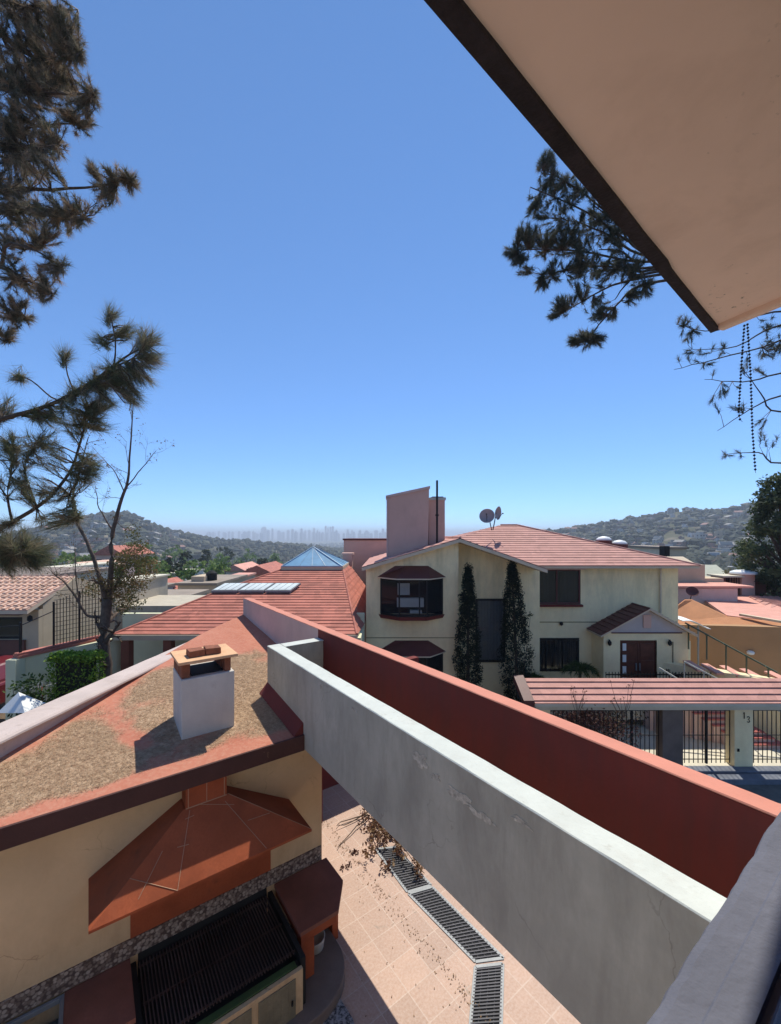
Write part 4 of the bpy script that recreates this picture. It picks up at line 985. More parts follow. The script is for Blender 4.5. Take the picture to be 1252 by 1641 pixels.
bars(5.0, 8.46, -7.2, -5.44, .14); bars(9.14, 10.7, -7.2, -5.44, .14); bars(11.32, 13.6, -7.2, -5.44, .14)
mb = MB(); mb.bar((9.95, 13.0, -7.2), (9.95, 13.0, -5.44), .06); mb.bar((7.6, 13.0, -7.2), (7.6, 13.0, -5.44), .06); mb.build('gate_post', M['iron'], fn)
# parked grey vehicle roof edge at the right street side
# outside stairs
so = thing('outside_stairs', 'red painted outside stairs rising behind the numbered cream pillar', 'stairs', (12.3, 14.5, -7.26))
mb = MB(); mt_ = MB()
for i in range(11):
    a = Vector((12.95 - .24 * i, 14.0 + .13 * i, 0)); z = -7.26 + .155 * (i + 1)
    q = [(a.x - .95, a.y), (a.x + .45, a.y), (a.x + .45, a.y + .40), (a.x - .95, a.y + .40)]
    mb.prism(q, -7.26, z - .045 - .001 * i); mt_.prism([(x + (-.01), y - .02) for x, y in q], z - .044, z)
mb.build('riser', M['pink_wall'], so); mt_.build('tread', M['step_red'], so)
mb = MB(); mb.bar((13.5, 13.95, -6.15), (10.9, 15.3, -4.7), .045); mb.bar((11.9, 13.95, -6.2), (9.9, 15.2, -4.9), .045)
for i in range(6): k_ = i / 5; mb.bar((13.5 - 2.6 * k_, 13.95 + 1.35 * k_, -7.1 + 1.6 * k_), (13.5 - 2.6 * k_, 13.95 + 1.35 * k_, -6.15 + 1.45 * k_), .03)
mb.build('handrail', mat('white_handrail', (.6, .58, .5)), so)
# upper stepped walk with red slabs and handrail
us = thing('stepped_wall', 'row of red topped steps descending right of the porch under a green handrail', 'stairs', (13, 16, -7))
for i, (u_, v_) in enumerate([(1100, 1058), (1128, 1063), (1158, 1066), (1190, 1071), (1230, 1075)]):
    z = -5.10 - .05 * i; D_ = -z * F / (v_ - HY); x = (u_ - CX) / F * D_
    q = [(x - .14, D_), (x + .16, D_), (x - .10, D_ - 1.15), (x - .40, D_ - 1.15)]
    mb = MB(); mb.prism(q, z - .09, z); mb.build('tread', M['roof_salmon'], us, bevel=.01)
pA, pB = P(1090, 1075, 16.9), P(1262, 1112, 14.3)
mb = MB(); mb.slab([(pA.x - .6, pA.y + .1, -7.2), (pB.x, pB.y + .1, -7.2), (pB.x, pB.y + .1, pB.z + .35), (pA.x - .6, pA.y + .1, pA.z + .3)], (.1, .5, 0)); mb.build('base_wall', M['yellow_wall'], us)
h0, h1 = P(1098, 998, 17.0), P(1246, 1078, 14.8)
mb = MB(); mb.bar(h0, h1, .05)
for i in range(5):
    p = h0.lerp(h1, (i + .2) / 4.6); mb.bar(p, p - Vector((0, 0, 1.0)), .04); mb.bar(p + Vector((-.1, 0, .05)), p + Vector((0, 0, -.05)), .03)
mb.build('handrail', mat('green_rail', (.10, .12, .07), rough=.5), us)
mb = MB(); mb.box(h0.x + .0, h0.x + .3, 17.1, 17.4, -7.2, -4.4); mb.build('post', M['green_wall'], us)

# ================================================================== NEIGHBOURS ON THE RIGHT
n1_ = thing('ochre_house', 'long ochre wall with salmon flat roof, right of the yellow house', 'house', (17, 21, -8))
def W(u, v_, D): return P(u, v_, D)
mb = MB(); a, b_ = W(1087, 1010, 21), W(1290, 1020, 17.5)
mb.slab([(a.x - 1, a.y, -8.5), (b_.x, b_.y, -8.5), (b_.x, b_.y, -3.95), (a.x - 1, a.y, -4.55)], (.2, .5, 0)); mb.build('wall', M['brown_wall'], n1_)
mb = MB(); mb.slab([(a.x - 1, a.y + .25, -4.55), (b_.x + .3, b_.y + .3, -3.95), W(1300, 1002, 18), W(1165, 988, 20.2), W(1110, 962, 22), W(1098, 962, 22)], (.2, .3, 0)); mb.build('upper_wall', mat('orange_render', (.46, .2, .09), var=.08), n1_)
mb = MB(); q = [W(1130, 962, 24), W(1165, 986, 20.3), W(1300, 1002, 18), W(1330, 985, 22), W(1215, 954, 27), W(1160, 954, 27)]
mb.slab(q, (0, 0, -.12)); mb.build('roof', M['roof_salmon'], n1_)
mb = MB(); mb.bar(W(1187, 985, 19.8), W(1262, 998, 17.9), .18, .1); mb.build('gutter', M['yellow_trim'], n1_)
mb = MB(); q = [W(1200, 956, 26), W(1252, 986, 20.6), W(1330, 1000, 19), W(1340, 955, 26)]; tile_rows(mb, q[:3], .4, .05); tile_rows(mb, [q[0], q[2], q[3]], .4, .05); mb.build('tiled_roof', M['roof_pink'], n1_)
mb = MB(); p = W(1203, 1046, 18.6); mb.lathe(p, [(.02, -.1), (.13, -.06), (.15, .02), (.1, .08), (.01, .1)], 12); o = mb.build('wall_lamp', M['white_dome'], n1_, smooth=True)
n2_ = thing('beige_house', 'beige block house with a pink lower roof behind the ochre wall', 'house', (17, 27, -9))
mb = MB(); x0, x1 = W(1087, 0, 26).x, W(1160, 0, 26).x; xm = W(1130, 0, 26).x; mb.box(x0 - 2, xm, 26, 30, -9, W(0, 905, 26).z); mb.box(xm, x1, 26.01, 29, -9, W(0, 927, 26).z); mb.build('wall', M['tan_wall'], n2_)
mb = MB(); mb.box(x0 - 2, W(1160, 0, 25).x, 24.0, 25.98, -9, W(0, 943, 24).z); mb.build('lower_wall', M['pink_wall'], n2_)
mb = MB(); mb.box(x0 - 2, x1 + .05, 23.9, 25.99, W(0, 942, 24).z, W(0, 939, 24).z); mb.build('lower_roof', M['roof_salmon'], n2_)
n3_ = thing('gabled_house', 'pale green grey gable roof house just right of the pink eave', 'house', (21, 32, -9))
a, b_, c_, d_ = W(1118, 926, 30), W(1136, 903, 30), W(1160, 926, 30), W(1128, 926, 30)
mb = MB(); z1 = W(0, 926, 30).z; mb.box(W(1118, 0, 30).x, W(1172, 0, 30).x, 30.2, 35, -9, z1); mb.build('wall', M['tan_wall'], n3_)
mb = MB(); e = Vector((.0, 6, .9)); r0, r1 = W(1112, 905, 33), W(1148, 905, 33)
mb.slab([W(1110, 927, 30), W(1176, 927, 30), r1, r0], (0, 0, -.15)); mb.build('roof', mat('pale_greenish_roof', (.42, .42, .34), var=.08), n3_)
# brick tank house
n4_ = thing('tank_house', 'red brick rooftop tank room with white tank lids, beside the dense tree', 'tank room', (23, 27, -8))
x0, x1, x2, x3 = [W(u, 0, 27).x for u in (1160, 1187, 1208, 1230)]; zt, zb = W(0, 923, 27).z, W(0, 956, 27).z - .5
mb = MB(); mb.box(x1, x2, 26.9, 28, zb, zt + .1); mb.build('wall', M['pink_chim'], n4_)
mb = MB(); mb.box(x2, x3, 27.1, 28, zb, zt); mb.box(x0, x1, 27.9, 28.1, zb, zt - .1); mb.box(x0, x0 + .12, 27, 27.9, zb, zt); mb.build('side_wall', M['brown_hood'], n4_)
mb = MB(); mb.box(x0 - .2, x1 + .1, 26.8, 28.2, zt - .08, zt + .02); mb.build('slab', M['concrete'], n4_)
mb = MB(); mb.lathe(((x1 + x2) / 2 + .1, 27.4, zt + .1), [(.75, 0), (.7, .14), (.4, .25), (.05, .28)], 18); mb.build('tank_lid', M['white_dome'], n4_, smooth=True)
mb = MB()
for i in range(6): x = x0 + .2 + i * .16; mb.bar((x, 27, zb), (x, 27, zt - .1), .03)
mb.build('grille', M['iron'], n4_)
d = thing('satellite_dish', 'dark oval satellite dish above the ochre wall by the beige house', 'satellite dish', W(1110, 955, 23))
p = W(1109, 949, 23); mb = MB(); mb.lathe(p, [(.01, 0), (.16, .02), (.30, .10), (.31, .10), (.16, .0), (.01, -.02)], 20, (-.3, -.8, .6)); mb.build('reflector', M['brown_hood'], d, smooth=True)
mb = MB(); mb.tube([p, p + Vector((.05, .2, -.5))], .025, 6); mb.build('mount', M['iron'], d)
# curved white sheet and added posts in place of a sunlit car hood
d = thing('white_canopy', 'small bright white curved canopy between the porch and the ochre wall', 'canopy', (13.9, 18.8, -4.6))
cw = W(1109, 998, 18.6); mb = MB(); vs = []
for i in range(9):
    a = i / 8; x = cw.x - .62 + 1.24 * a; z = cw.z + .16 * math.sin(math.pi * min(1, a + .15)) - .28 * a + .08
    vs += [(x, 18.3, z), (x, 19.1, z + .06), (x, 19.1, z + .03), (x, 18.3, z - .03)]
fs = [(i * 4 + j, i * 4 + (j + 1) % 4, (i + 1) * 4 + (j + 1) % 4, (i + 1) * 4 + j) for i in range(8) for j in range(4)] + [(0, 1, 2, 3), (35, 34, 33, 32)]
mb.add(vs, fs); mb.build('cover', M['white_dome'], d, smooth=False)
mb = MB(); mb.bar((cw.x - .5, 18.9, -7.2), (cw.x - .5, 18.9, cw.z), .06); mb.bar((cw.x + .5, 18.9, -7.2), (cw.x + .5, 18.9, cw.z - .2), .06); mb.build('post', M['steel'], d)
# planted kerb wall along the street, dark top
mb = MB(); mb.prism([(7.4, 12.15), (30, 12.15), (30, 12.5), (7.4, 12.5)], -7.36, -7.24)
o = mb.build('low_wall', M['kerb']); tag(o, 'low grey painted street curb wall below the fence bars', 'curb')

# ================================================================== LEFT SIDE: garden wall, hedge, tan roofed house
gwall = thing('garden_wall', 'sloping pale green garden wall with a red tile coping and iron trellis', 'wall', (-9, 13, -6.5))
ga_, gb_ = P(20, 1052, 11.6), P(166, 1020, 13.7)
mb = MB(); mb.slab([(ga_.x, ga_.y, -6.5), (gb_.x + .5, gb_.y + .15, -6.5), (gb_.x + .5, gb_.y + .15, gb_.z - .06), (ga_.x, ga_.y, ga_.z - .1)], (-.05, .22, 0)); mb.build('wall', M['green_wall'], gwall)
mb = MB()
for k_, (dz, wv) in enumerate(((0, .34), (.06, .2))): mb.bar(ga_ + Vector((0, .1, dz - .04)), gb_ + Vector((0, .1, dz - .04)), wv, .07)
mb.build('coping', M['roof_red'], gwall)
mb = MB(); mb.box(ga_.x - .1, ga_.x + .18, ga_.y - .1, ga_.y + .2, -6.5, ga_.z - .08); mb.build('end_pillar', M['green_wall'], gwall)
def gp(u, z_): # point above the coping
    k_ = (u - 20) / 146; D_ = 1 / ((1 - k_) / 11.6 + k_ / 13.7); p = P(u, 0, D_); return Vector((p.x, p.y + .1, z_))
mb = MB(); zt = -1.55
for i in range(17):
    u = 82 + i * 5.2; mb.bar(gp(u, -3.45), gp(u, zt - 0.0 - .03 * (16 - i)), .014 if i % 8 else .04)
for i in range(12):
    z_ = -3.2 + i * .135; mb.bar(gp(82, z_), gp(165, z_), .012)
mb.build('trellis', M['iron'], gwall)
mb = MB(); p = gp(28, -3.6); mb.bar(p, p + Vector((0, 0, 1.1)), .05); mb.bar(p + Vector((0, 0, 1.0)), gp(84, -2.3), .02); mb.bar(p + Vector((0, 0, 1.0)), p + Vector((-2, 0, .9)), .02); mb.build('rail_post', M['iron'], gwall)
mb = MB()
for i in range(22): p = P(30 + i * 6.3, 1100, 11.3 + i * .07); mb.bar((p.x, p.y, -6.4), (p.x, p.y, -4.2), .022)
p, q = P(30, 1065, 11.3), P(168, 1065, 12.8); mb.bar((p.x, p.y, -4.3), (q.x, q.y, -4.3), .025); mb.bar((p.x, p.y, -5.9), (q.x, q.y, -5.9), .025)
o = mb.build('iron_railing', M['white_plastic']); tag(o, 'pale thin iron railing in front of the green garden wall beside the hedge', 'railing')

lh = thing('tan_house', 'cream house with a tan barrel tile roof and dark window at the left edge', 'house', (-13, 17, -6.5))
mb = MB()
A_, B_ = P(62, 970, 14.8), P(-140, 970, 14.8)
wall_holes(mb, (P(-140, 0, 16.2).x, 16.2, 0), (1, 0, 0), P(62, 0, 16.2).x - P(-140, 0, 16.2).x, -6.5, P(0, 977, 16.2).z, [(1.2, P(36, 0, 16.2).x - P(-140, 0, 16.2).x, P(0, 1024, 16.2).z, P(0, 989, 16.2).z)], .2, (0, -1, 0))
rx = P(62, 0, 16.2).x
q = [Vector((rx, 16.41, -6.5)), Vector((rx - .02, 19.7, -6.5)), Vector((rx - .02, 19.7, P(0, 934, 19.7).z)), Vector((rx, 18.1, P(0, 925, 18.1).z)), Vector((rx, 16.41, P(0, 970, 16.4).z))]
mb.slab(q, (-.2, .0, 0)); mb.build('wall', mat('warm_cream_render', (.56, .45, .30), var=.05), lh)
e0, e1_ = P(-150, 978, 15.6), P(44, 978, 15.6); t1 = P(124, 924, 18.3)
mb = MB(); q = [e0, e1_, t1, Vector((t1.x - 6, t1.y, t1.z))]; nn = (q[1] - q[0]).cross(q[2] - q[0]).normalized(); q[3].z = q[0].z - (nn.x * (q[3].x - q[0].x) + nn.y * (q[3].y - q[0].y)) / nn.z
tile_rows(mb, q, .33, .04, col=.26); mb.build('roof', M['roof_tan'], lh)
mb = MB(); mb.slab([p - Vector((0, 0, .02)) for p in q], (0, 0, -.13)); mb.build('roof_deck', M['yellow_trim'], lh)
wx0, wx1 = P(-140, 0, 16.2).x + 1.2, P(36, 0, 16.2).x; window(lh, wx0, wx1, 16.25, P(0, 1024, 16.2).z, P(0, 989, 16.2).z, 2, False, dark=True)
mb = MB(); mb.box(wx0 - .2, wx1 + .15, 16.1, 16.19, P(0, 1060, 16.1).z, P(0, 1026, 16.1).z); mb.build('red_dado', mat('red_brown_dado', (.17, .075, .055)), lh)
mb = MB(); mb.box(wx1 - 2.5, wx1 + .1, 15.95, 16.18, P(0, 985, 16.1).z, P(0, 979, 16.1).z); mb.build('awning_beam', M['brown_hood'], lh)
mb = MB(); mb.lathe(P(48, 992, 16.0), [(.02, -.1), (.09, -.05), (.08, .1), (.02, .15)], 10); mb.build('wall_lantern', M['iron'], lh)
# flat grey roof behind it
n5 = thing('flat_roof_house', 'low brown flat roofed house behind the tan tile roof', 'house', (-16, 24, -7))
mb = MB(); a, b_ = P(-150, 930, 24), P(70, 926, 24); mb.box(a.x, b_.x, 24, 30, -8, b_.z); mb.build('wall', M['concrete'], n5)
mb = MB(); mb.box(a.x - .2, b_.x + .2, 23.8, 30.2, b_.z, b_.z + .15); mb.build('roof', mat('brown_grey_roof', (.22, .17, .14)), n5)
n6 = thing('grey_house', 'greyish beige gable wall behind the trellis and the bare tree', 'house', (-13, 22, -7))
mb = MB(); a, b_ = P(148, 0, 21), P(184, 0, 21); mb.box(a.x, b_.x, 21, 26, -8, P(0, 938, 21).z); mb.box(b_.x, P(300, 0, 21).x, 21.2, 25, -8, P(0, 972, 21).z); mb.build('wall', mat('greyish_beige_render', (.46, .40, .31), var=.07, stain=(.3, .25, .18)), n6)
mb = MB(); mb.box(a.x - .1, b_.x + .1, 20.9, 26.1, P(0, 938, 21).z, P(0, 935, 21).z); mb.build('coping', M['concrete'], n6)
# white canopy, red car bit
tent = thing('canopy_tent', 'small white pointed canopy tent in the lower left garden', 'tent', P(38, 1140, 10.5) + Vector((0, 0, -1.2)))
a = P(30, 1109, 10.3); z0 = P(0, 1137, 10.2).z
mb = MB(); q = [Vector((a.x - .25, 10.0, z0)), Vector((a.x + .42, 10.0, z0)), Vector((a.x + .42, 10.6, z0)), Vector((a.x - .25, 10.6, z0))]
mb.add(q + [a], [(0, 1, 4), (1, 2, 4), (2, 3, 4), (3, 0, 4)]); mb.build('cover', M['white_dome'], tent)
for i, p in enumerate(q):
    mb = MB(); mb.bar(p, Vector((p.x, p.y, -6.45)), .03); mb.build('leg', M['steel'], tent)
rc = thing('red_car', 'red car partly hidden at the left edge behind the garden wall pillar', 'car', P(-30, 1100, 13.5) + Vector((0, 0, -.6)))
cw = P(-36, 1072, 13.4)
mb = MB(); r_ = lambda a_, z: [(cw.x - 1.5 + a_, 13.2, z), (cw.x + .72 - a_, 13.2, z), (cw.x + .72 - a_, 15, z), (cw.x - 1.5 + a_, 15, z)]
mb.hexa(r_(0, cw.z - 1.2), r_(.05, cw.z - .5)); mb.hexa(r_(.15, cw.z - .499), r_(.5, cw.z)); mb.build('body', M['car_red'], rc, bevel=.08)
mb = MB(); mb.box(cw.x - 1, cw.x + .3, 13.28, 13.36, cw.z - .42, cw.z - .1); mb.build('window', M['glass_dark'], rc)
mb = MB(); mb.lathe((cw.x + .2, 13.1, cw.z - 1.2), [(.2, 0), (.3, .02), (.3, .2), (.2, .22)], 16, (0, 1, 0)); mb.build('wheel', M['dark'], rc)

# ================================================================== VEGETATION
def fast_mesh(name, V, nper, tint, m_, parent=None):
    """V: (n*nper,3) array of separate faces with nper corners; tint: (n,3)"""
    V = np.asarray(V, dtype=np.float32); n = len(V) // nper
    off = Vector((0, 0, 0)); p = parent
    while p is not None: off += p.location; p = p.parent
    V = V - np.array(off, dtype=np.float32)
    me = bpy.data.meshes.new(name); me.vertices.add(len(V)); me.vertices.foreach_set('co', V.ravel())
    me.loops.add(len(V)); me.loops.foreach_set('vertex_index', np.arange(len(V), dtype=np.int32))
    me.polygons.add(n); me.polygons.foreach_set('loop_start', np.arange(0, len(V), nper, dtype=np.int32))
    me.update(calc_edges=True)
    ca = me.color_attributes.new('tint', 'FLOAT_COLOR', 'POINT')
    c = np.ones((len(V), 4), dtype=np.float32); c[:, :3] = np.repeat(tint, nper, axis=0); ca.data.foreach_set('color', c.ravel())
    me.materials.append(m_)
    o = bpy.data.objects.new(name, me); COL.objects.link(o); o.parent = parent; return o
def unit(a): return a / (np.linalg.norm(a, axis=-1, keepdims=True) + 1e-9)
def needles(tufts, length, n_each, width, cols, spread=.75, droop=.15):
    """tufts: list of (pos, dir). Returns verts, tints for thin triangular needles"""
    Pn = np.array([t_[0] for t_ in tufts]); Dn = unit(np.array([t_[1] for t_ in tufts]))
    k = len(tufts); Pn = np.repeat(Pn, n_each, 0); Dn = np.repeat(Dn, n_each, 0); N = len(Pn)
    back = RNG.random((N, 1)) * length * .9
    dirs = unit(Dn + RNG.normal(0, spread, (N, 3)) * .7 + np.array([0, 0, -droop]))
    base = Pn - Dn * back + RNG.normal(0, length * .03, (N, 3))
    L = length * RNG.uniform(.6, 1.1, (N, 1)); tip = base + dirs * L
    side = unit(np.cross(dirs, RNG.normal(0, 1, (N, 3)))) * width
    V = np.stack([base - side, base + side, tip], 1).reshape(-1, 3)
    ci = RNG.random(N); tcol = np.repeat(RNG.random(k), n_each)
    c0, c1, c2 = [np.array(c) for c in cols]
    f = np.clip(tcol * .75 + ci * .35, 0, 1)[:, None]
    T = np.where(f < .5, c0 + (c1 - c0) * f * 2, c1 + (c2 - c1) * (f - .5) * 2)
    return V, T
def leaves(centers, n_each, rad, size, cols, flat=1.0):
    C = np.repeat(np.array(centers), n_each, 0); N = len(C)
    R = np.repeat(np.array(rad) if hasattr(rad, '__len__') else np.full(len(centers), rad), n_each)[:, None]
    pos = C + unit(RNG.normal(0, 1, (N, 3))) * R * (RNG.random((N, 1)) ** .45) * np.array([1, 1, flat])
    a = unit(RNG.normal(0, 1, (N, 3))); b_ = unit(np.cross(a, RNG.normal(0, 1, (N, 3)))); s = size * RNG.uniform(.5, 1.3, (N, 1))
    V = np.stack([pos - a * s, pos - b_ * s * .5, pos + a * s, pos + b_ * s * .5], 1).reshape(-1, 3)
    k = len(centers); f = np.clip(np.repeat(RNG.random(k), n_each) * .7 + RNG.random(N) * .4, 0, 1)[:, None]
    c0, c1, c2 = [np.array(c) for c in cols]
    T = np.where(f < .5, c0 + (c1 - c0) * f * 2, c1 + (c2 - c1) * (f - .5) * 2)
    return V, T
def smooth_path(pts, sub=4):
    out = []
    for i in range(len(pts) - 1):
        p0, p1, p2, p3 = pts[max(i - 1, 0)], pts[i], pts[i + 1], pts[min(i + 2, len(pts) - 1)]
        for j in range(sub):
            t_ = j / sub
            out.append(.5 * ((2 * p1) + (p2 - p0) * t_ + (2 * p0 - 5 * p1 + 4 * p2 - p3) * t_ ** 2 + (3 * p1 - p0 - 3 * p2 + p3) * t_ ** 3))
    out.append(pts[-1]); return out
def limb(mb, pts, r0, r1, n=7, sub=4, wob=.01):
    q = smooth_path([Vector(p) for p in pts], sub); k = len(q)
    q = [p + Vector((noise.noise(p * 3), noise.noise(p * 3 + Vector((9, 0, 0))), noise.noise(p * 3 + Vector((0, 9, 0))))) * wob * 3 if 0 < i else p for i, p in enumerate(q)]
    mb.tube(q, [r0 + (r1 - r0) * (i / (k - 1)) for i in range(k)], n); return q
def tufted_tree(name, label, trunk, r_trunk, limbs, clumps, cols, nl, ne, nw, base, spread=.75, twig_r=.006, droop=.15):
    """limbs: list of (points, r0, r1); clumps: (centre, radius, tuft count, outward dir or None)"""
    T = thing(name, label, 'tree', base)
    mb = MB(); skel = []
    if trunk: skel += limb(mb, trunk, r_trunk, r_trunk * .5, 12, 5, .02)
    lm = []
    for pts, r0, r1 in limbs: lm += limb(mb, pts, r0, r1)
    skel_np = np.array([tuple(p) for p in lm])
    tw = mb; tufts = []
    for c, R, n, dr in clumps:
        c = Vector(c)
        for i in range(n):
            d = Vector(RNG.normal(0, 1, 3)).normalized(); p = c + d * R * (rnd.random() ** .5)
            dist = np.linalg.norm(skel_np - np.array(p), axis=1); j = int(dist.argmin()); a = Vector(skel_np[j])
            j2 = max(0, j - rnd.randint(0, 3)); a = Vector(skel_np[j2]) if (Vector(skel_np[j2]) - a).length < R else a
            gd = (p - a).normalized() if (p - a).length > 1e-4 else d
            mid = (a + p) / 2 + Vector(RNG.normal(0, 1, 3)) * (p - a).length * .08 - Vector((0, 0, .04 * (p - a).length))
            tw.tube([a, mid, p], [twig_r * 1.5, twig_r, twig_r * .6], 4, 1)
            td = gd * .9 + (dr if dr else Vector((0, 0, .25)))
            tufts.append((p, td))
            if (p - mid).length > nl * 1.2: tufts.append((mid.lerp(p, .55), td))
    tw.build('trunk', [M['bark'], M['twig']], T, smooth=True)
    V, C = needles(tufts, nl, ne, nw, cols, spread, droop)
    fast_mesh('needles', V, 3, C, M['needle'], T)
    return T

PINE = ((.05, .068, .045), (.17, .155, .11), (.44, .31, .21))
PINE_R = ((.035, .052, .042), (.085, .10, .075), (.22, .19, .13))
# ---- big pine, upper left
rnd.seed(3)
D0 = 6.6
tk = [Vector((-8.6, 7.2, -6.4)), Vector((-8.5, 7.1, 0)), Vector((-8.4, 7.0, 6)), Vector((-8.2, 7.0, 11))]
tips = [(125, 15, 6.4), (128, 85, 6.2), (150, 150, 6.0), (130, 195, 6.3), (92, 232, 6.2), (205, 290, 5.8), (135, 345, 6.0), (70, 392, 6.2), (98, 425, 5.6), (85, 470, 5.6), (40, 508, 5.8), (12, 545, 5.8), (60, 30, 6.8), (50, 130, 6.9), (40, 260, 6.7), (20, 390, 6.4)]
lims, cl = [], []
for u, v_, d_ in tips:
    e = P(u, v_, d_); s_ = Vector((-8.3, 7.0, e.z + 1.4 + .3 * rnd.random())); m1 = s_.lerp(e, .45) + Vector((rnd.uniform(-.2, .2), rnd.uniform(-.3, .3), rnd.uniform(-.7, .1))); m2 = s_.lerp(e, .75) + Vector((rnd.uniform(-.1, .1), rnd.uniform(-.2, .2), rnd.uniform(-.35, .15))); lims.append(([s_, m1, m2, e], .045, .006))
for u, v_, r_, d_, n in [(60, 60, 60, 6.7, 40), (20, 120, 60, 6.8, 40), (90, 140, 40, 6.6, 30), (30, 230, 50, 6.8, 34), (15, 320, 40, 6.7, 24), (40, 40, 62, 6.4, 66), (100, 35, 32, 6.2, 30), (110, 90, 26, 6.2, 24), (145, 150, 22, 6.0, 15), (60, 120, 60, 6.4, 60), (120, 185, 30, 6.1, 26), (40, 190, 50, 6.4, 52), (85, 225, 24, 6.2, 20), (20, 260, 55, 6.4, 50), (75, 270, 30, 6.1, 14), (150, 275, 16, 5.9, 8), (180, 285, 20, 5.85, 14), (208, 288, 18, 5.8, 16), (165, 310, 20, 5.9, 14), (120, 340, 28, 6, 22), (85, 350, 32, 6.1, 30), (35, 335, 45, 6.3, 36), (60, 385, 22, 6.2, 16), (18, 395, 24, 6.2, 16), (90, 425, 20, 5.6, 11), (70, 445, 24, 5.6, 14), (30, 450, 35, 5.7, 24), (72, 470, 18, 5.6, 10), (20, 500, 28, 5.7, 22), (10, 535, 18, 5.8, 10)]:
    cl.append((P(u, v_, d_), r_ / F * d_, int(n * 2.1), None))
tufted_tree('pine_tree', 'large brown and green pine crown filling the upper left corner', tk, .28, lims, cl, PINE, .12, 58, .0028, (-8.6, 7.2, -6.45), spread=1.0)
# ---- second pine, lower left: long needled branches
lims = [([P(-160, 720, 4.9), P(0, 672, 4.9), P(100, 640, 5.0), P(150, 612, 5.0), P(190, 580, 5.0), P(222, 562, 5.0)], .03, .009),
        ([P(-160, 930, 5.0), P(0, 850, 5.1), P(60, 812, 5.2), P(105, 770, 5.2), P(128, 712, 5.2), P(140, 650, 5.1)], .03, .009),
        ([P(150, 612, 5.0), P(180, 590, 5.0), P(185, 545, 5.0), P(178, 505, 5.0)], .014, .006),
        ([P(170, 590, 5.0), P(215, 575, 5.0), P(240, 548, 5.0)], .012, .006),
        ([P(120, 632, 5.0), P(108, 600, 5), P(106, 572, 5)], .01, .005), ([P(90, 640, 5.0), P(50, 612, 5), P(28, 602, 5)], .01, .005),
        ([P(95, 780, 5.2), P(118, 800, 5.2), P(125, 830, 5.2)], .014, .006), ([P(20, 835, 5.1), P(15, 780, 5.1), P(25, 700, 5.1)], .016, .006),
        ([P(-160, 960, 5.6), P(0, 890, 5.7), P(40, 880, 5.7)], .028, .009), ([P(60, 815, 5.2), P(40, 750, 5.2), P(70, 700, 5.2)], .014, .006)]
UPR = Vector((.35, 0, .6))
cl = []
for u, v_, r_, n, dr in [(178, 505, 14, 6, UPR), (160, 545, 12, 4, UPR), (200, 530, 14, 6, UPR), (236, 545, 20, 12, UPR), (245, 575, 16, 8, UPR), (106, 568, 9, 4, UPR), (30, 605, 10, 5, Vector((-.3, 0, .5))), (125, 625, 15, 6, UPR), (155, 615, 26, 16, None), (190, 600, 28, 20, None), (225, 600, 20, 12, None), (210, 635, 18, 8, None), (160, 650, 26, 16, None), (120, 665, 30, 20, None), (80, 670, 26, 14, None), (5, 650, 18, 8, UPR), (160, 680, 14, 6, None), (20, 715, 34, 20, None), (70, 725, 28, 14, None), (35, 770, 36, 20, None), (145, 745, 20, 8, None), (130, 770, 18, 8, None), (150, 755, 14, 5, None), (85, 790, 20, 6, None), (110, 822, 22, 11, None), (75, 835, 14, 5, None), (10, 840, 18, 7, None), (25, 875, 34, 34, None), (55, 885, 28, 24, None), (20, 905, 22, 12, None), (60, 905, 12, 6, None)]:
    d_ = 5.05 if v_ < 860 else 5.7
    cl.append((P(u, v_, d_), r_ / F * d_, int(n * 2.5) + 1, dr))
PINE_G = ((.05, .075, .045), (.15, .17, .10), (.40, .31, .20))
tufted_tree('pine_tree', 'long needled pine branches reaching in from the left edge above the garden', [Vector((-7.4, 4.6, -6.4)), Vector((-7.1, 4.8, -1)), Vector((-6.9, 4.9, 2.4))], .2, lims, cl, PINE_G, .20, 44, .0019, (-7.4, 4.6, -6.45), spread=.62, droop=.05)
# ---- right pine behind the soffit
R0 = 12.0
lims = []
tk = [Vector((13.4, 13, -8)), Vector((13.2, 12.6, 0)), Vector((13.0, 12.4, 8)), Vector((12.8, 12.4, 14))]
RT = [(870, 270), (850, 300), (830, 400), (870, 440), (905, 500), (940, 545), (985, 480), (1035, 460), (900, 350), (950, 330), (960, 400)]
for u, v_ in RT:
    e = P(u, v_, R0); j = P(1030, 420 + (v_ - 400) * .25, R0 + .1); s_ = Vector((12.9, 12.4, j.z + .6)); lims.append(([s_, s_.lerp(j, .6) + Vector((0, 0, .1)), j, j.lerp(e, .5) + Vector((0, 0, .15)), e], .06, .012))
cl = []
for u, v_, r_, n in [(872, 262, 18, 12), (885, 295, 26, 22), (905, 330, 22, 12), (920, 300, 22, 12), (860, 335, 20, 12), (845, 375, 22, 18), (822, 405, 16, 12), (835, 425, 14, 8), (880, 385, 28, 24), (920, 380, 34, 34), (960, 350, 28, 24), (985, 380, 28, 22), (930, 425, 30, 28), (885, 435, 20, 14), (870, 455, 12, 8), (970, 430, 28, 22), (1010, 430, 26, 20), (1035, 462, 16, 12), (1015, 475, 14, 9), (900, 490, 18, 14), (885, 505, 10, 5), (930, 470, 16, 8), (960, 495, 20, 14), (980, 505, 12, 6), (940, 540, 20, 14), (920, 545, 12, 6), (960, 545, 12, 6), (1000, 340, 28, 12), (950, 300, 26, 8)]:
    cl.append((P(u, v_, R0 + rnd.uniform(-.3, .3)), r_ / F * R0, int(n * 3.4), None))
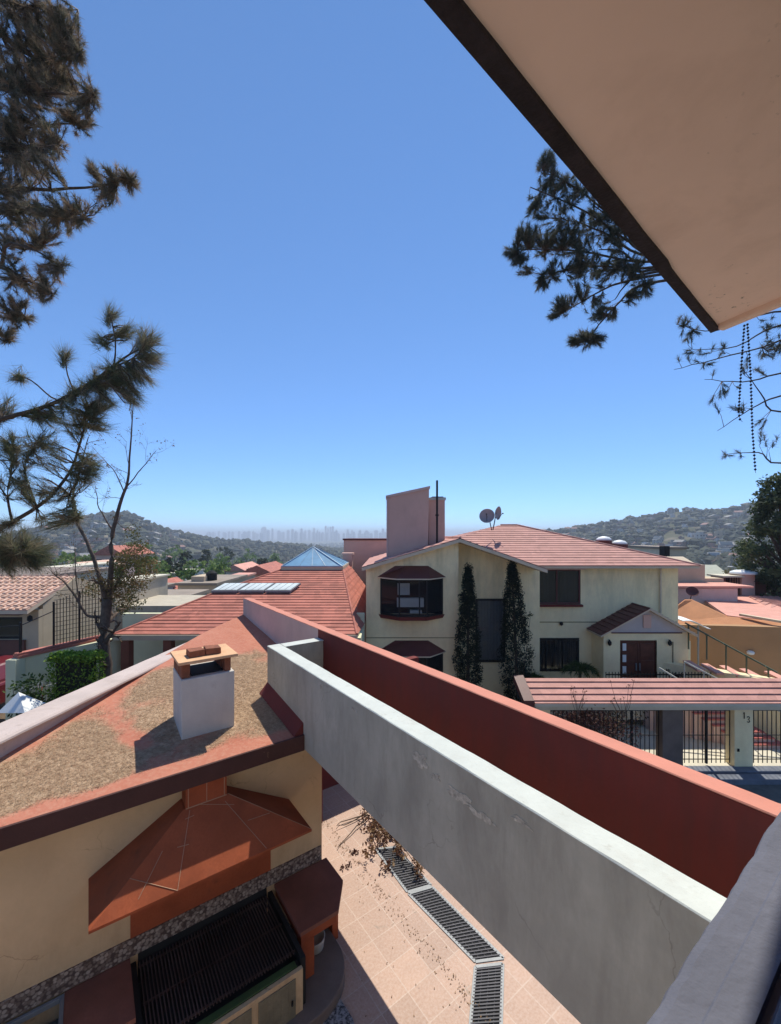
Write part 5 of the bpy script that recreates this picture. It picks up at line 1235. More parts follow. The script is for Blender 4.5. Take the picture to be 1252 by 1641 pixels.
# wisps at the far right, under the end of the soffit
for pts in ([(1400, 470), (1252, 545), (1150, 575), (1080, 592)], [(1400, 560), (1252, 598), (1190, 612), (1130, 608)], [(1400, 600), (1252, 634), (1205, 655), (1150, 690)], [(1400, 500), (1252, 520), (1180, 555), (1110, 560)], [(1400, 620), (1252, 660), (1220, 630), (1190, 590)], [(1400, 700), (1252, 742), (1215, 725), (1165, 728)], [(1400, 500), (1240, 500), (1150, 530), (1085, 520)]):
    lims.append(([P(u, v_, R0) for u, v_ in pts], .035, .006))
for u, v_, r_, n in [(1095, 515, 16, 12), (1110, 535, 18, 12), (1105, 565, 18, 6), (1130, 585, 20, 6), (1240, 560, 24, 26), (1235, 520, 14, 10), (1160, 625, 20, 5), (1185, 650, 18, 6), (1175, 725, 14, 5), (1150, 560, 25, 6), (1210, 590, 25, 6), (1225, 690, 20, 5), (1140, 640, 14, 3)]:
    cl.append((P(u, v_, R0), r_ / F * R0, n, None))
tufted_tree('pine_tree', 'dark pine branches hanging beside and below the peach soffit', tk, .3, lims, cl, PINE_R, .18, 44, .0052, (13.4, 13, -8), spread=.85)

# fine bare twigs for leafless branches
def bare_tree(T, lims, levels, tw_len, mat_, seed, name='trunk', sub_n=6, r_min=.004):
    rnd.seed(seed); mb = MB(); q_all = []
    for pts, r0, r1 in lims: q_all.append((limb(mb, pts, r0, r1, 9, 4, .012), r0, r1))
    tips = []
    def grow(p, d, L, r, lv):
        pts = [p]; q = p.copy(); dd = d.copy()
        for i in range(4):
            dd = (dd + Vector(RNG.normal(0, .16, 3)) + Vector((0, 0, .06))).normalized(); q = q + dd * L / 4; pts.append(q.copy())
        mb.tube(pts, [r, r * .85, r * .7, r * .5, r * .3], 4); tips.append((q, dd))
        if lv > 0:
            for i in range(sub_n if lv > 1 else 4):
                k = rnd.randint(1, 4); b_ = pts[k]; nd_ = (dd + Vector(RNG.normal(0, .55, 3))).normalized()
                grow(b_, nd_, L * rnd.uniform(.35, .6), r * .55, lv - 1)
    for q, r0, r1 in q_all:
        n = len(q)
        for i in range(int(n * .35), n):
            if rnd.random() < .75:
                d = (q[min(i + 1, n - 1)] - q[max(i - 1, 0)]).normalized(); d = (d + Vector(RNG.normal(0, .6, 3))).normalized()
                grow(q[i], d, tw_len * rnd.uniform(.5, 1.2), max(r_min, r1 * .8), levels)
    mb.build(name, mat_, T, smooth=True); return tips
# ---- half bare tree in the garden
bt = thing('garden_tree', 'half bare garden tree with thin forked limbs rising over the hedge', 'tree', P(170, 1180, 12.6) )
bt.location.z = -6.45
DD = 12.6
Q = lambda pts, d=DD: [P(u, v_, d) for u, v_ in pts]
lims = [(Q([(172, 1160), (170, 1080), (167, 1020), (172, 960)]), .20, .13),
        (Q([(172, 965), (160, 925), (145, 880), (125, 840), (117, 800), (126, 760), (142, 700)]), .07, .012),
        (Q([(172, 965), (179, 910), (180, 860), (192, 810), (205, 770), (209, 720), (214, 650)]), .085, .012),
        (Q([(205, 778), (228, 750), (250, 722)]), .02, .006), (Q([(181, 850), (160, 815), (154, 785)]), .025, .006), (Q([(200, 790), (180, 750), (160, 730)]), .018, .006),
        (Q([(168, 990), (140, 985), (118, 950), (102, 932), (86, 918)]), .05, .012), (Q([(128, 968), (122, 925), (120, 880)]), .022, .008), (Q([(172, 960), (190, 930), (205, 900)]), .05, .01)]
tips = bare_tree(bt, lims, 2, .75, M['twig'], 21, sub_n=3)
cen_ = [tuple(P(u + rnd.uniform(-14, 14), v_ + rnd.uniform(-14, 14), DD + rnd.uniform(-.4, .4))) for u, v_, k_ in [(190, 900, 10), (215, 890, 12), (230, 910, 9), (205, 925, 11), (185, 935, 9), (175, 950, 6), (160, 940, 4), (225, 935, 6), (200, 955, 6), (240, 890, 4), (210, 965, 4), (140, 930, 3), (185, 975, 3), (215, 865, 4)] for _ in range(k_)]
V1, T1 = leaves(cen_, 64, .25, .038, ((.06, .075, .02), (.13, .12, .04), (.28, .16, .07)))
tp_ = [tuple(t_[0]) for t_ in tips if rnd.random() < .25]
V2, T2 = leaves(tp_, 4, .10, .03, ((.08, .08, .03), (.16, .12, .05), (.3, .17, .08)))
fast_mesh('leaves', np.concatenate([V1, V2]), 4, np.concatenate([T1, T2]), M['leaf'], bt)

# ---- clipped hedge
def leafy_box(name, label, cat, x0, x1, y0, y1, z0, z1, n, size, cols, rnd_=.1):
    T = thing(name, label, cat, ((x0 + x1) / 2, (y0 + y1) / 2, z0))
    mb = MB(); s = .12; mb.box(x0 + s, x1 - s, y0 + s, y1 - s, z0, z1 - s); mb.build('stems', mat(name + '_stems', (.02, .022, .012)), T)
    P_ = RNG.random((n, 3)); ax = RNG.choice([0, 1, 2, 2], n); sd = RNG.integers(0, 2, n)
    for i in range(3): P_[ax == i, i] = sd[ax == i] if i < 2 else 1
    pos = np.array([x0, y0, z0]) + P_ * np.array([x1 - x0, y1 - y0, z1 - z0]) + RNG.normal(0, .045, (n, 3))
    rad_ = .0; V, C = leaves(pos.tolist(), 1, .03, size, cols); fast_mesh('foliage', V, 4, C, M['leaf'], T); return T
hx0, hx1 = P(82, 0, 11.4).x, P(152, 0, 11.4).x
leafy_box('hedge', 'square clipped bright green hedge in front of the green garden wall', 'hedge', hx0, hx1, 11.3, 11.75, -6.45, P(0, 1050, 11.6).z, 9000, .045, ((.06, .12, .015), (.16, .28, .03), (.30, .42, .05)))
def plant(name, label, cat, c, r, h, n, size, cols, flowers=None):
    T = thing(name, label, cat, c)
    cs_ = [(c[0] + rnd.gauss(0, r * .45), c[1] + rnd.gauss(0, r * .45), c[2] + h * (.25 + .65 * rnd.random())) for _ in range(max(6, n // 25))]
    mb = MB()
    for p in cs_[:14]: mb.tube([Vector(c) + Vector((rnd.gauss(0, .04), rnd.gauss(0, .04), 0)), (Vector(c) + Vector(p)) / 2 + Vector((rnd.gauss(0, .05), 0, .05)), p], [.02, .014, .006], 5)
    mb.build('stem', M['twig'], T)
    V, C = leaves(cs_, 25, r * .42, size, cols); fast_mesh('foliage', V, 4, C, M['leaf'], T)
    if flowers:
        V, C = leaves([(p[0], p[1], p[2] + r * .2) for p in cs_], 8, r * .3, size * .7, flowers); fast_mesh('flowers', V, 4, C, M['leaf'], T)
    return T
GR = ((.03, .055, .015), (.07, .12, .025), (.14, .2, .04))
p = P(42, 1075, 10.9); plant('garden_shrub', 'light green spiky shrub left of the clipped hedge', 'shrub', (p.x, p.y, -6.45), .5, 2.9, 700, .06, GR)
p = P(67, 1085, 10.8); plant('flowering_shrub', 'shrub with orange red flowers between the spiky shrub and the hedge', 'shrub', (p.x, p.y, -6.45), .38, 2.75, 500, .045, GR, ((.4, .08, .03), (.55, .12, .05), (.6, .2, .1)))
p = P(60, 1120, 10.6); plant('garden_shrub', 'dark low shrub behind the white pointed tent', 'shrub', (p.x, p.y, -6.45), .6, 2.1, 1100, .05, ((.015, .025, .01), (.03, .05, .015), (.06, .09, .03)))
p = P(195, 1072, 13.2); plant('garden_shrub', 'small green bush beside the porch columns by the bare tree', 'shrub', (p.x, p.y, -6.45), .4, 1.9, 500, .05, GR)

# ---- columnar cypresses on the yellow house
def cypress(label, x, y, z0, z1, r, seed, lean=0):
    rnd.seed(seed); T = thing('cypress', label, 'tree', (x, y, z0), 'columnar cypresses on the yellow house')
    mb = MB(); mb.tube([(x, y, z0), (x, y, z0 + 1.0), (x + lean, y, z1 - .3)], [.09, .08, .02], 8); mb.build('trunk', M['bark'], T)
    cs_, rs_ = [], []
    for i in range(620):
        k = rnd.random() ** .9; z = z0 + .25 + (z1 - z0 - .3) * k
        rr = r * min(1.0, (k + .12) / .3) * (1 - max(0, (k - .5)) / .5 * .86) * (1 + .28 * noise.noise(Vector((k * 7, seed, 0)))) ; a = rnd.random() * 2 * math.pi
        q = rr * (.55 + .45 * rnd.random()); cs_.append((x + lean * k + math.cos(a) * q, y + math.sin(a) * q, z)); rs_.append(.11 + .06 * rnd.random())
    V, C = leaves(cs_, 26, rs_, .04, ((.006, .011, .008), (.013, .022, .013), (.035, .045, .026)), flat=1.5)
    fast_mesh('foliage', V, 4, C, M['leaf'], T)
cypress('narrow dark cypress left of the tall window of the yellow house', 2.98, 15.85, GB, -1.22, .50, 4)
cypress('taller dark cypress right of the tall window of the yellow house', 5.0, 16.2, GB, -1.08, .60, 9, -.22)
p = P(845, 1000, 16.2); plant('climber', 'thin climbing plant poking out right of the taller cypress', 'climber', (p.x - .25, p.y, -7.2), .3, 4.6, 250, .045, ((.01, .02, .01), (.03, .045, .02), (.06, .08, .03)))
for i, (u, v_, l) in enumerate(((850, 1078, 'dark palm-like plant left of the barred window'), (930, 1062, 'feathery green palm-like plant right of the barred window'))):
    c = P(u, v_, 16.6); T = thing('palm_plant', l, 'plant', (c.x, c.y, -7.25)); tf = []
    mb = MB(); mb.tube([(c.x, c.y, -7.25), (c.x, c.y, c.z - .25)], [.06, .05], 8); tp = Vector((c.x, c.y, c.z - .25)); V_, C_ = [], []
    for k in range(22):
        a = k * 2.4; d = Vector((math.cos(a), math.sin(a), .55 + .5 * rnd.random())).normalized(); pts = [tp + d * .16 * j - Vector((0, 0, .022 * j * j)) for j in range(6)]
        mb.tube(pts, [.012, .01, .008, .006, .004, .003], 4)
        for j in range(1, 6): tf += [(pts[j], (pts[j] - pts[j - 1]).normalized())] * 2
    mb.build('trunk', M['bark'], T); V, C = needles(tf, .26, 10, .010, ((.02, .04, .012), (.045, .08, .02), (.09, .13, .03)), .8); fast_mesh('fronds', V, 3, C, M['needle'], T)
# bougainvillea and shrubs behind the fence
BG = ((.035, .02, .018), (.09, .035, .035), (.16, .09, .07))
p = P(935, 1150, 13.6); T = plant('bougainvillea', 'dark reddish bougainvillea sprawling behind the left fence bars', 'shrub', (p.x, 13.7, -7.25), 1.25, 2.0, 4800, .05, BG)
p = P(985, 1160, 14.2); plant('bougainvillea', 'brownish shrub behind the fence bars left of the dark gate pillar', 'shrub', (p.x, 14.6, -7.25), .9, 1.5, 1200, .05, ((.03, .025, .015), (.07, .05, .03), (.12, .09, .06)))
for u, l in ((926, 'dark leafy sprig poking above the canopy tiles, left one'), (1000, 'dark leafy sprig poking above the canopy tiles, right one')):
    T = thing('leaf_sprig', l, 'sprig', P(u, 1128, 12.5)); mb = MB(); a = P(u, 1150, 12.48)
    cs_ = []
    for k in range(9):
        e = P(u + rnd.uniform(-22, 22), rnd.uniform(1090, 1126), 12.42); mb.tube([a, a.lerp(e, .5) + Vector((rnd.uniform(-.06, .06), 0, 0)), e], .006, 4); cs_.append(tuple(e))
    mb.build('stem', M['twig'], T); V, C = leaves(cs_, 5, .07, .035, BG); fast_mesh('leaves', V, 4, C, M['leaf'], T)
p = P(1115, 1150, 14.6); plant('yard_shrub', 'olive green shrub beside the red outside stairs', 'shrub', (p.x, 15.3, -7.25), .45, 1.7, 900, .05, ((.03, .04, .012), (.08, .09, .03), (.15, .15, .05)))
p = P(1092, 1065, 16.4); plant('potted_plant', 'dark plant right of the porch rail at the top of the steps', 'plant', (p.x - .25, 16.3, -6.6), .25, 1.5, 300, .05, ((.012, .015, .012), (.03, .03, .03), (.05, .05, .04)))
for u, v_, l in ((740, 1100, 'dry reddish twiggy plant between the cypresses'), (775, 1098, 'thin dry plant under the tall window')):
    p = P(u + 18, v_, 15.6); plant('dry_plant', l, 'plant', (p.x, p.y, -7.25), .3, 1.3, 150, .035, ((.12, .06, .03), (.3, .12, .06), (.3, .2, .1)))
# ---- dry vine on the patio
vn = thing('dry_vine', 'dry brown vine with curled leaves creeping from under the grey parapet', 'vine', gz(600, 1345))
mb = MB(); cs_ = []
root = gz(590, 1300) + Vector((0, 0, .02))
for pts in ([(590, 1310), (570, 1313), (545, 1320), (538, 1328)], [(592, 1312), (572, 1330), (548, 1352), (541, 1362)], [(590, 1305), (560, 1322), (539, 1330)], [(598, 1315), (600, 1345), (612, 1365)], [(600, 1320), (630, 1345), (655, 1375), (680, 1405)]):
    q = [gz(u, v_) + Vector((0, 0, .03 + .05 * rnd.random())) for u, v_ in pts]; limb(mb, q, .014, .005, 5, 3, .015)
mb.build('stem', M['bark'], vn)
for u, v_, r_, n in [(588, 1308, 14, 16), (605, 1325, 22, 34), (625, 1345, 24, 36), (600, 1355, 18, 16), (645, 1365, 20, 22), (590, 1375, 12, 8), (620, 1395, 14, 8), (665, 1390, 14, 12), (672, 1405, 8, 6), (600, 1338, 20, 20)]:
    for _ in range(n): cs_.append(tuple(gz(u + rnd.gauss(0, r_ * .45), v_ + rnd.gauss(0, r_ * .45)) + Vector((0, 0, .03 + .14 * rnd.random()))))
V, C = leaves(cs_, 6, .06, .036, ((.07, .03, .02), (.17, .08, .045), (.28, .18, .09))); fast_mesh('leaves', V, 4, C, M['leaf'], vn)
for u, v_, l in ((553, 1390, 'clump of dark dry leaves on the sunlit paving, nearer one'), (567, 1367, 'clump of dark dry leaves on the sunlit paving, farther one')):
    c = gz(u, v_); T = thing('leaf_clump', l, 'leaves', c); V, C = leaves([(c.x + rnd.gauss(0, .05), c.y + rnd.gauss(0, .04), c.z + .03) for _ in range(9)], 4, .035, .03, ((.05, .02, .02), (.09, .04, .035), (.15, .07, .05))); fast_mesh('leaves', V, 4, C, M['leaf'], T)
def lp():
    t_ = 2.7 + rnd.random() * 1.6; s = rnd.uniform(.5, 8.5)
    if rnd.random() < .8: t_ = 4.1 - abs(rnd.gauss(0, .10))
    p = st(s, t_, 0); return p.x, p.y
o = needle_litter(700, 'fallen_leaves', lp, lambda x, y: ZP, (.01, .035), .008, ((.12, .06, .03), (.4, .26, .14)), .01); tag(o, 'small fallen leaves and litter along the sunlit paving', 'litter', kind='stuff')

# ================================================================== MIDDLE AND FAR TREES
def crown_tree(name, label, x, y, z0, h, r, cols, seed, n_cl=60, n_each=40, leaf=.12, shape=1.0, group=None, trunk_h=.3):
    rnd.seed(seed); T = thing(name, label, 'tree', (x, y, z0), group)
    mb = MB(); mb.tube([(x, y, z0), (x + .02 * h, y, z0 + h * .4), (x, y, z0 + h * .8)], [h * .03, h * .022, h * .008], 7)
    cs_, rs_ = [], []
    for i in range(n_cl):
        k = rnd.random(); z = z0 + h * (trunk_h + (1 - trunk_h) * k); prof = math.sin(math.pi * min(1, (k * .85 + .12))) ** .6 if shape == 1 else (1 - k) ** .8 + .08
        a = rnd.random() * 2 * math.pi; q = r * prof * (.35 + .65 * rnd.random() ** .5); p = (x + q * math.cos(a), y + q * math.sin(a), z - (.12 * r * rnd.random())); cs_.append(p); rs_.append(r * (.26 if shape == 1 else .2) * rnd.uniform(.6, 1.2))
        if i % 6 == 0: mb.tube([(x, y, z0 + h * (.25 + .45 * k)), p], [h * .01, h * .003], 5)
    mb.build('trunk', M['bark'], T)
    V, C = leaves(cs_, n_each, rs_, leaf, cols, .75); fast_mesh('crown', V, 4, C, M['leaf'], T); return T
DK2 = ((.02, .036, .02), (.05, .075, .035), (.12, .14, .06))
DK = ((.012, .022, .012), (.03, .045, .02), (.075, .085, .035)); MG = ((.06, .11, .03), (.13, .21, .05), (.25, .32, .10)); OL = ((.05, .055, .02), (.12, .11, .04), (.22, .18, .08))
p = P(1262, 870, 26); crown_tree('dense_tree', 'dense dark tree at the right edge beside the brick tank room', p.x + .8, 27, -9.5, 13.4, 2.3, DK2, 31, 330, 90, .12, trunk_h=.15)
p = P(1207, 900, 29); plant_top = P(1232, 775, 26); crown_tree('dark_tree', 'small dark clump of tree crown standing apart above the dense tree', P(1262, 800, 32).x, 32, -10, 13.6, 1.3, DK2, 41, 60, 60, .11, trunk_h=.74)
crown_tree('olive_tree', 'yellowish olive tree just left of the dense dark tree', p.x, 29.5, -9.5, 9.0, 1.6, OL, 33, 60, 60, .10, trunk_h=.3)
p = P(1175, 900, 31); crown_tree('dark_bush_tree', 'small dark tree behind the roof of the gabled house', p.x, 38, -10.5, 8.3, 1.7, DK, 35, 50, 40, .12)
LEFT = [(228, 918, 48, 6, 2.4, MG), (262, 926, 44, 5, 2.0, MG), (300, 918, 52, 6, 2.6, MG), (336, 922, 50, 5, 2.2, DK), (352, 912, 62, 7, 2.6, MG), (190, 915, 46, 6, 2.6, MG), (248, 900, 66, 8, 3.2, MG), (322, 905, 75, 8, 3.2, MG), (404, 918, 62, 6, 1.6, DK), (275, 910, 58, 7, 2.4, DK), (245, 905, 95, 11, 5.0, MG), (262, 918, 80, 8, 3.6, MG), (300, 930, 70, 8, 4.5, MG), (325, 925, 75, 7, 3.5, MG), (297, 893, 120, 14, 3.4, DK), (270, 900, 110, 10, 3.2, DK), (345, 905, 115, 10, 4.5, MG), (375, 912, 100, 10, 2.2, DK), (390, 905, 130, 12, 4.2, MG), (355, 895, 150, 13, 5, MG), (330, 885, 170, 13, 6, DK), (310, 905, 105, 9, 3.6, MG), (232, 880, 140, 12, 5, MG), (205, 875, 170, 14, 6, MG), (420, 900, 150, 12, 4, DK), (405, 915, 90, 9, 2.6, MG), (430, 912, 110, 9, 2.4, DK), (280, 880, 200, 15, 7, MG), (360, 880, 220, 14, 7, DK), (395, 885, 240, 15, 8, MG), (440, 890, 230, 14, 8, MG), (60, 900, 60, 8, 4.5, DK), (110, 895, 75, 9, 4, MG), (20, 885, 70, 11, 5, DK), (150, 890, 90, 9, 4, MG)]
for i, (u, v_, d_, h, r_, cc) in enumerate(LEFT):
    p = P(u, v_, d_); z0 = ground(p.x, p.y); hh = max(h * .6, p.z + h * .1 - z0)
    crown_tree('valley_tree', 'x', p.x, p.y, z0, hh, r_, cc, 50 + i, 46, 30, .16 + d_ * .0022, shape=1 if i % 5 else 2)['label'] = {1: 'bright green rounded tree among the houses on the left valley side', 0: 'dark rounded tree among the houses on the left valley side', 2: 'tapering tree rising among the houses on the left valley side'}[2 if i % 5 == 0 else int(cc is MG)]
    T = COL.objects[-1]
for o in list(COL.objects):
    if o.name.startswith('valley_tree'): o['group'] = o['label'].split(' tree')[0] + ' trees among the left valley houses'

# forest and scattered far vegetation: one mass of crowns
ico = bmesh.new(); bmesh.ops.create_icosphere(ico, subdivisions=1, radius=1); iv = np.array([v_.co[:] for v_ in ico.verts]); if_ = np.array([[v_.index for v_ in f.verts] for f in ico.faces]); ico.free()
def blobs(name, pts, label, cat):
    """pts: list of (x,y,z,r,tint)"""
    Vs, Ts = [], []
    for x, y, z, r, c in pts:
        v_ = iv * (1 + RNG.normal(0, .22, (len(iv), 1))) * r * np.array([1, 1, .85]) + np.array([x, y, z + r * .45])
        tri = v_[if_].reshape(-1, 3); Vs.append(tri); Ts.append(np.tile(c, (len(if_), 1)) * RNG.uniform(.7, 1.3, (len(if_), 1)))
    o = fast_mesh(name, np.concatenate(Vs), 3, np.concatenate(Ts), M['leaf']); tag(o, label, cat, kind='stuff'); return o
rnd.seed(77)
pts = []
while len(pts) < 17000:
    u = rnd.uniform(-60, 1320); r_ = math.exp(rnd.uniform(math.log(130), math.log(3200)))
    a = math.atan((u - CX) / F); x, y = r_ * math.sin(a), r_ * math.cos(a)
    n = noise.noise(Vector((x / 60, y / 60, 5)))
    hillR = u > 760
    dens = .75 if hillR else (.85 if u < 330 and r_ > 260 else .6 if u < 330 else 1.0)
    if u > 330 and not hillR and r_ > 350: dens = 1.2
    if n + .5 < 1 - dens * rnd.random() - .12: continue
    cb = (.024, .034, .016) if rnd.random() < .6 else (.045, .055, .026)
    if rnd.random() < .07: cb = (.09, .075, .045)
    pts.append((x, y, ground(x, y), rnd.uniform(2.2, 4.6) * (1 + min(1.2, r_ / 1500)), np.array(cb)))
blobs('far_forest', pts, 'wooded valley and tree cover spreading over the far hills', 'forest')

# ================================================================== FAR HOUSES
WALLC = [(.34, .31, .27), (.42, .40, .36), (.24, .20, .17), (.26, .15, .12), (.20, .19, .18), (.38, .31, .20), (.17, .12, .10), (.50, .48, .46)]
ROOFC = [(.24, .10, .08), (.26, .24, .22), (.18, .17, .16), (.28, .15, .12)]
wm = [mat('far_wall%d' % i, c, var=.06, scale=.3, fine=3, bump=0) for i, c in enumerate(WALLC)]
rm = [mat('far_roof%d' % i, c, var=.08, scale=.3, fine=3, bump=0) for i, c in enumerate(ROOFC)]
wnm = mat('far_window', (.03, .035, .045), rough=.3, bump=0)
def proto_house(k, seed):
    r = random.Random(seed); mb = MB(); w_, d_, h = r.uniform(7, 12), r.uniform(6, 10), r.choice([3.0, 3.2, 5.6, 5.8])
    mb.box(-w_ / 2, w_ / 2, -d_ / 2, d_ / 2, -3, h, 0)
    if r.random() < .5: mb.box(-w_ / 2 + 1, w_ / 2 - w_ * .45, -d_ / 2 + 1, d_ / 2, h, h + 2.5, 0)
    if seed % 3 == 0: mb.slab([(-w_ / 2 - .4, -d_ / 2 - .4, h), (w_ / 2 + .4, -d_ / 2 - .4, h), (0, -d_ / 2 - .4, h + 2.4)], (0, d_ + .8, 0), 1)
    else:
        mb.box(-w_ / 2 - .15, w_ / 2 + .15, -d_ / 2 - .15, d_ / 2 + .15, h - .02, h + .35, 1 if seed % 2 else 0)
        x = r.uniform(-3, 3); mb.lathe((x, 1, h + .3), [(.6, 0), (.6, 1.2), (.3, 1.5), (.05, 1.55)], 8, mi=1)
    fl = max(1, round(h / 2.9))
    for f in range(fl):
        nx = r.choice([2, 3, 3])
        for i in range(nx):
            cx = -w_ / 2 + w_ * (i + .5) / nx; z = .9 + f * 2.9; mb.box(cx - .75, cx + .75, -d_ / 2 - .04, -d_ / 2 + .05, z, z + 1.3, 2)
        mb.box(-w_ / 2 - .04, -w_ / 2 + .05, -1, .6, .9 + f * 2.9, 2.2 + f * 2.9, 2); mb.box(w_ / 2 - .05, w_ / 2 + .04, -1, .6, .9 + f * 2.9, 2.2 + f * 2.9, 2)
    me = bpy.data.meshes.new('hill_house'); me.from_pydata(mb.v, [], mb.f)
    for m_ in (wm[k % len(wm)], rm[(k + seed) % len(rm)], wnm): me.materials.append(m_)
    me['look'] = ['beige', 'pale cream', 'brown', 'brick red', 'grey', 'sandy yellow', 'dark brown', 'white'][k % 8] + (' pitched-roof' if seed % 3 == 0 else ' flat-roofed')
    me.polygons.foreach_set('material_index', mb.m)
    bm = bmesh.new(); bm.from_mesh(me); bmesh.ops.recalc_face_normals(bm, faces=bm.faces); bm.to_mesh(me); bm.free(); return me
protos = [proto_house(k, k + 3) for k in range(16)]
def put_houses(n, urange, rrange, name, label, group, smin, smax, dens=None, seed=1):
    rnd.seed(seed); out = 0; taken = []; tries = 0
    while out < n and tries < n * 60:
        tries += 1
        u = rnd.uniform(*urange); r_ = math.exp(rnd.uniform(math.log(rrange[0]), math.log(rrange[1]))); a = math.atan((u - CX) / F); x, y = r_ * math.sin(a), r_ * math.cos(a)
        if dens and not dens(u, r_, x, y): continue
        if any(abs(x - q[0]) < 9 and abs(y - q[1]) < 9 for q in taken): continue
        taken.append((x, y)); z = ground(x, y)
        o = bpy.data.objects.new(name, rnd.choice(protos)); COL.objects.link(o); o.location = (x, y, z - .5); o.rotation_euler = (0, 0, rnd.choice([-.3, 0, .2, .5, 1.2]) + rnd.uniform(-.2, .2)); s = rnd.uniform(smin, smax); o.scale = (s, s, s)
        lk = o.data['look']; tag(o, label.replace('small', 'small ' + lk), 'house', lk + ' ' + group); out += 1
put_houses(300, (850, 1250), (330, 900), 'hill_house', 'small block house on the far right hillside', 'houses on the far right hill', .6, 1.15, seed=4)
put_houses(150, (60, 330), (330, 860), 'slope_house', 'small house on the far left hillside', 'houses on the far left hill', .7, 1.3, lambda u, r, x, y: noise.noise(Vector((x / 50, y / 50, 9))) > -.15 and (u < 290 or r < 450), seed=5)
put_houses(46, (90, 440), (70, 300), 'valley_house', 'small house among trees on the near left slope', 'houses on the near left slope', .55, .9, seed=6)
# a few individual houses just below
M['step_tan'] = mat('dusty_flat_roof', (.30, .24, .19), var=.12, scale=.6)
def small_house(label, u0, u1, vt, D, depth, wallm, roofm=None, gable=0, name='village_house', zb=-22, wins=0):
    a, b_ = P(u0, vt, D), P(u1, vt, D); T = thing(name, label, 'house', ((a.x + b_.x) / 2, D + depth / 2, zb))
    mb = MB(); mb.box(a.x, b_.x, D, D + depth, zb, a.z); mb.build('wall', wallm, T)
    mb = MB()
    if gable: mb.slab([(a.x - .4, D - .4, a.z), (b_.x + .4, D - .4, a.z), ((a.x + b_.x) / 2, D - .4, a.z + gable)], (0, depth + .8, 0))
    else: mb.box(a.x - .15, b_.x + .15, D - .15, D + depth + .15, a.z, a.z + .2)
    mb.build('roof', roofm or M['step_tan'], T)
    for i in range(wins):
        x = a.x + (b_.x - a.x) * (i + .5) / wins; w__ = (b_.x - a.x) / wins * .3
        mb = MB(); mb.box(x - w__, x + w__, D - .03, D + .02, a.z - 1.9, a.z - .8); mb.build('window', wnm, T)
    return T
T = small_house('tan two part block house with a dark rooftop tank, left of the solar panels', 285, 346, 938, 34, 7, M['tan_wall'], wins=3)
p = P(318, 938, 35); mb = MB(); mb.box(p.x - .6, p.x + .5, 35, 37, p.z, p.z + .75); mb.build('roof_room', M['tan_wall'], T)
p = P(331, 937, 35); mb = MB(); mb.lathe((p.x, 36, p.z + .2), [(.45, 0), (.45, .7), (.2, .9), (.02, .92)], 14); mb.build('water_tank', M['dark'], T)
small_house('low orange tan house beside the tan block, behind the panels', 345, 372, 931, 42, 7, M['tan_wall'], M['roof_salmon'])
small_house('white square roof box between two red roofs', 240, 262, 942, 36, 2, M['white_wall'], zb=-12)
small_house('dark red gable roof left of the white roof box', 205, 244, 952, 37, 6, M['red_wall'], M['roof_red'], .9)
small_house('dark red gable roof right of the white roof box', 258, 290, 950, 38, 6, M['red_wall'], M['roof_red'], .8)
small_house('pale low wall house below the red roofs', 190, 290, 962, 28, 4, mat('pale_beige', (.5, .45, .36)), zb=-12)
small_house('red roofed house near the pyramid skylight', 385, 440, 921, 52, 8, M['pink_wall'], M['roof_red'], 1.2)
small_house('pale house with salmon roof beyond the red tiled roof', 360, 392, 915, 66, 8, M['white_wall'], M['roof_salmon'], 1)
small_house('grey block house beyond the tan house', 300, 322, 928, 60, 7, M['concrete'], wins=2)
small_house('white low house among trees in the valley', 250, 290, 920, 66, 8, M['white_wall'], M['concrete'], wins=2)
small_house('red roofed house behind the bare tree', 108, 140, 912, 60, 8, M['tan_wall'], M['roof_tan'], 1.0, wins=2)
small_house('white house behind the bare tree, left of the red roof', 60, 100, 912, 50, 10, M['white_wall'], M['concrete'], wins=3)
small_house('pinkish house behind the garden tree limbs', 150, 200, 890, 85, 10, M['pink_wall'], M['roof_red'], 2, wins=3)
T = small_house('grey block with a dark square vent behind the pink roof ridge', 1066, 1100, 880, 38, 6, M['concrete'])
p = P(1068, 877, 37.8); mb = MB(); mb.box(p.x - .25, p.x + .25, 37.7, 38.4, p.z - .8, p.z + .1); mb.build('vent', M['dark'], T)

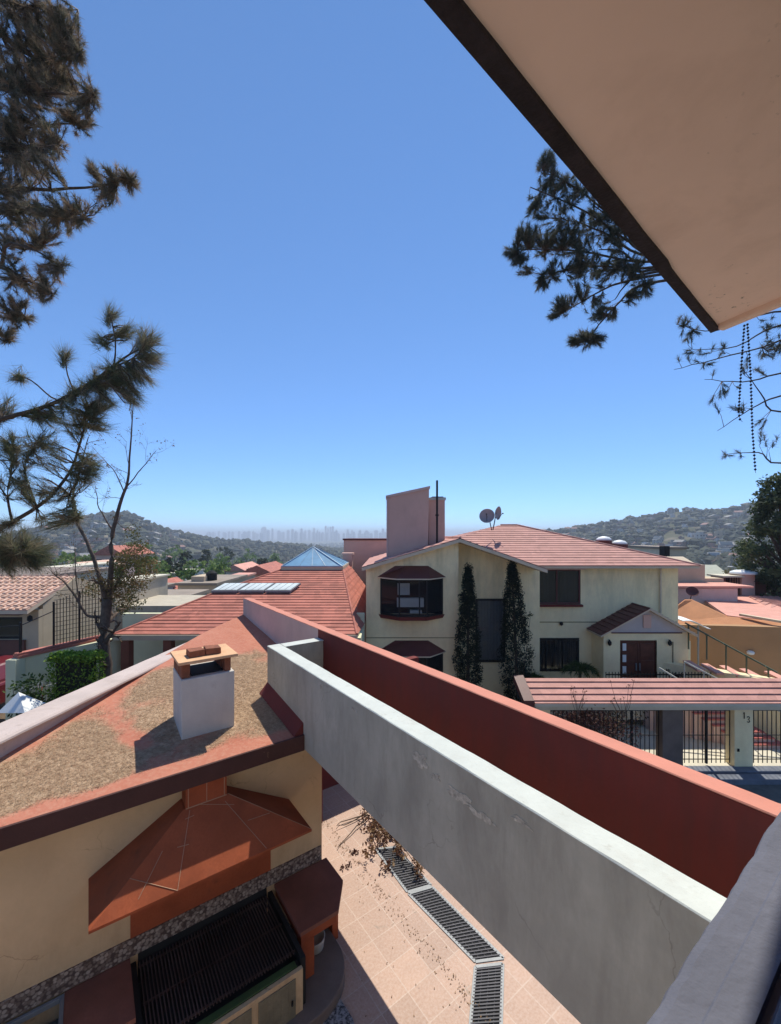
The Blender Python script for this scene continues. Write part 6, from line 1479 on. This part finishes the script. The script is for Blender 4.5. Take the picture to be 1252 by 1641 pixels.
# ================================================================== CITY ON THE HORIZON
rnd.seed(12)
cmats = [mat('city_tower%d' % i, c, var=.03, scale=.01, fine=.1, bump=0) for i, c in enumerate([(.22, .24, .27), (.32, .33, .34), (.16, .18, .22)])]
towers = []
CITY = [(419, 427, 846, 0), (428, 432, 850, 1), (436, 438, 848, 0), (445, 449, 851, 2), (453, 456, 853, 1), (460, 464, 850, 0), (467, 471, 849, 1), (473, 476, 852, 0), (482, 485, 847.5, 2), (488, 491, 851, 1), (494, 498, 850, 0), (502, 505, 847, 1), (508, 510, 850, 0), (521, 523.6, 844, 1), (525, 527, 846, 2), (528.5, 531, 845, 0), (532, 535, 844.5, 1), (538, 541, 850, 2), (556, 559, 849, 0), (563, 566, 850, 1), (575, 579, 850.5, 2), (585, 590, 851, 0), (600, 606, 850.5, 1), (612, 616, 848, 0), (398, 401, 851.5, 1), (405, 407, 852, 0), (382, 385, 852, 2), (366, 369, 852.5, 0), (350, 352, 852, 1)]
for i in range(90):
    u = rnd.uniform(330, 700); CITY.append((u, u + rnd.uniform(1.5, 5), rnd.uniform(852.3, 856), rnd.randint(0, 2)))
pm = []
for k in range(3):
    mb = MB(); mb.box(-.5, .5, -.5, .5, 0, 1); mb.box(-.3, .35, -.3, .3, 1, 1.05); mb.box(-.05, .05, -.05, .05, 1.05, 1.12)
    me = bpy.data.meshes.new('city_tower'); me.from_pydata(mb.v, [], mb.f); me.materials.append(cmats[k]); pm.append(me)
for i, (u0, u1, vt, k) in enumerate(CITY):
    D_ = 4600 + rnd.uniform(-500, 500); a, b_ = P(u0, vt, D_), P(u1, vt, D_); zb = ground(a.x, D_)
    o = bpy.data.objects.new('city_tower', pm[k]); COL.objects.link(o); o.location = ((a.x + b_.x) / 2, D_, zb - 2); o.scale = (b_.x - a.x, 30, a.z - zb + 2)
    tag(o, 'hazy office tower on the distant city skyline', 'tower', 'distant city towers')
a = P(1109, 826, 850); mb = MB(); mb.tube([a, a + Vector((0, 0, 16))], [1.2, .3], 6)
for z in (3, 7, 11): mb.bar(a + Vector((-1.5, 0, z)), a + Vector((1.5, 0, z)), .5)
o = mb.build('radio_mast', M['steel']); tag(o, 'thin radio mast on the crest of the far right hill', 'mast')

# ================================================================== HAZE
m = bpy.data.materials.new('haze'); m.use_nodes = True; t = m.node_tree; t.nodes.clear()
out = t.nodes.new('ShaderNodeOutputMaterial'); pv = t.nodes.new('ShaderNodeVolumePrincipled')
pv.inputs['Color'].default_value = (.80, .88, 1.0, 1); pv.inputs['Density'].default_value = .00036; pv.inputs['Anisotropy'].default_value = .1
t.links.new(pv.outputs[0], out.inputs['Volume'])
mb = MB(); mb.box(-43000, 43000, -43000, 43000, -95, 75); o = mb.build('haze', m); tag(o, kind='stuff'); o['label'] = 'pale blue haze over the valley'
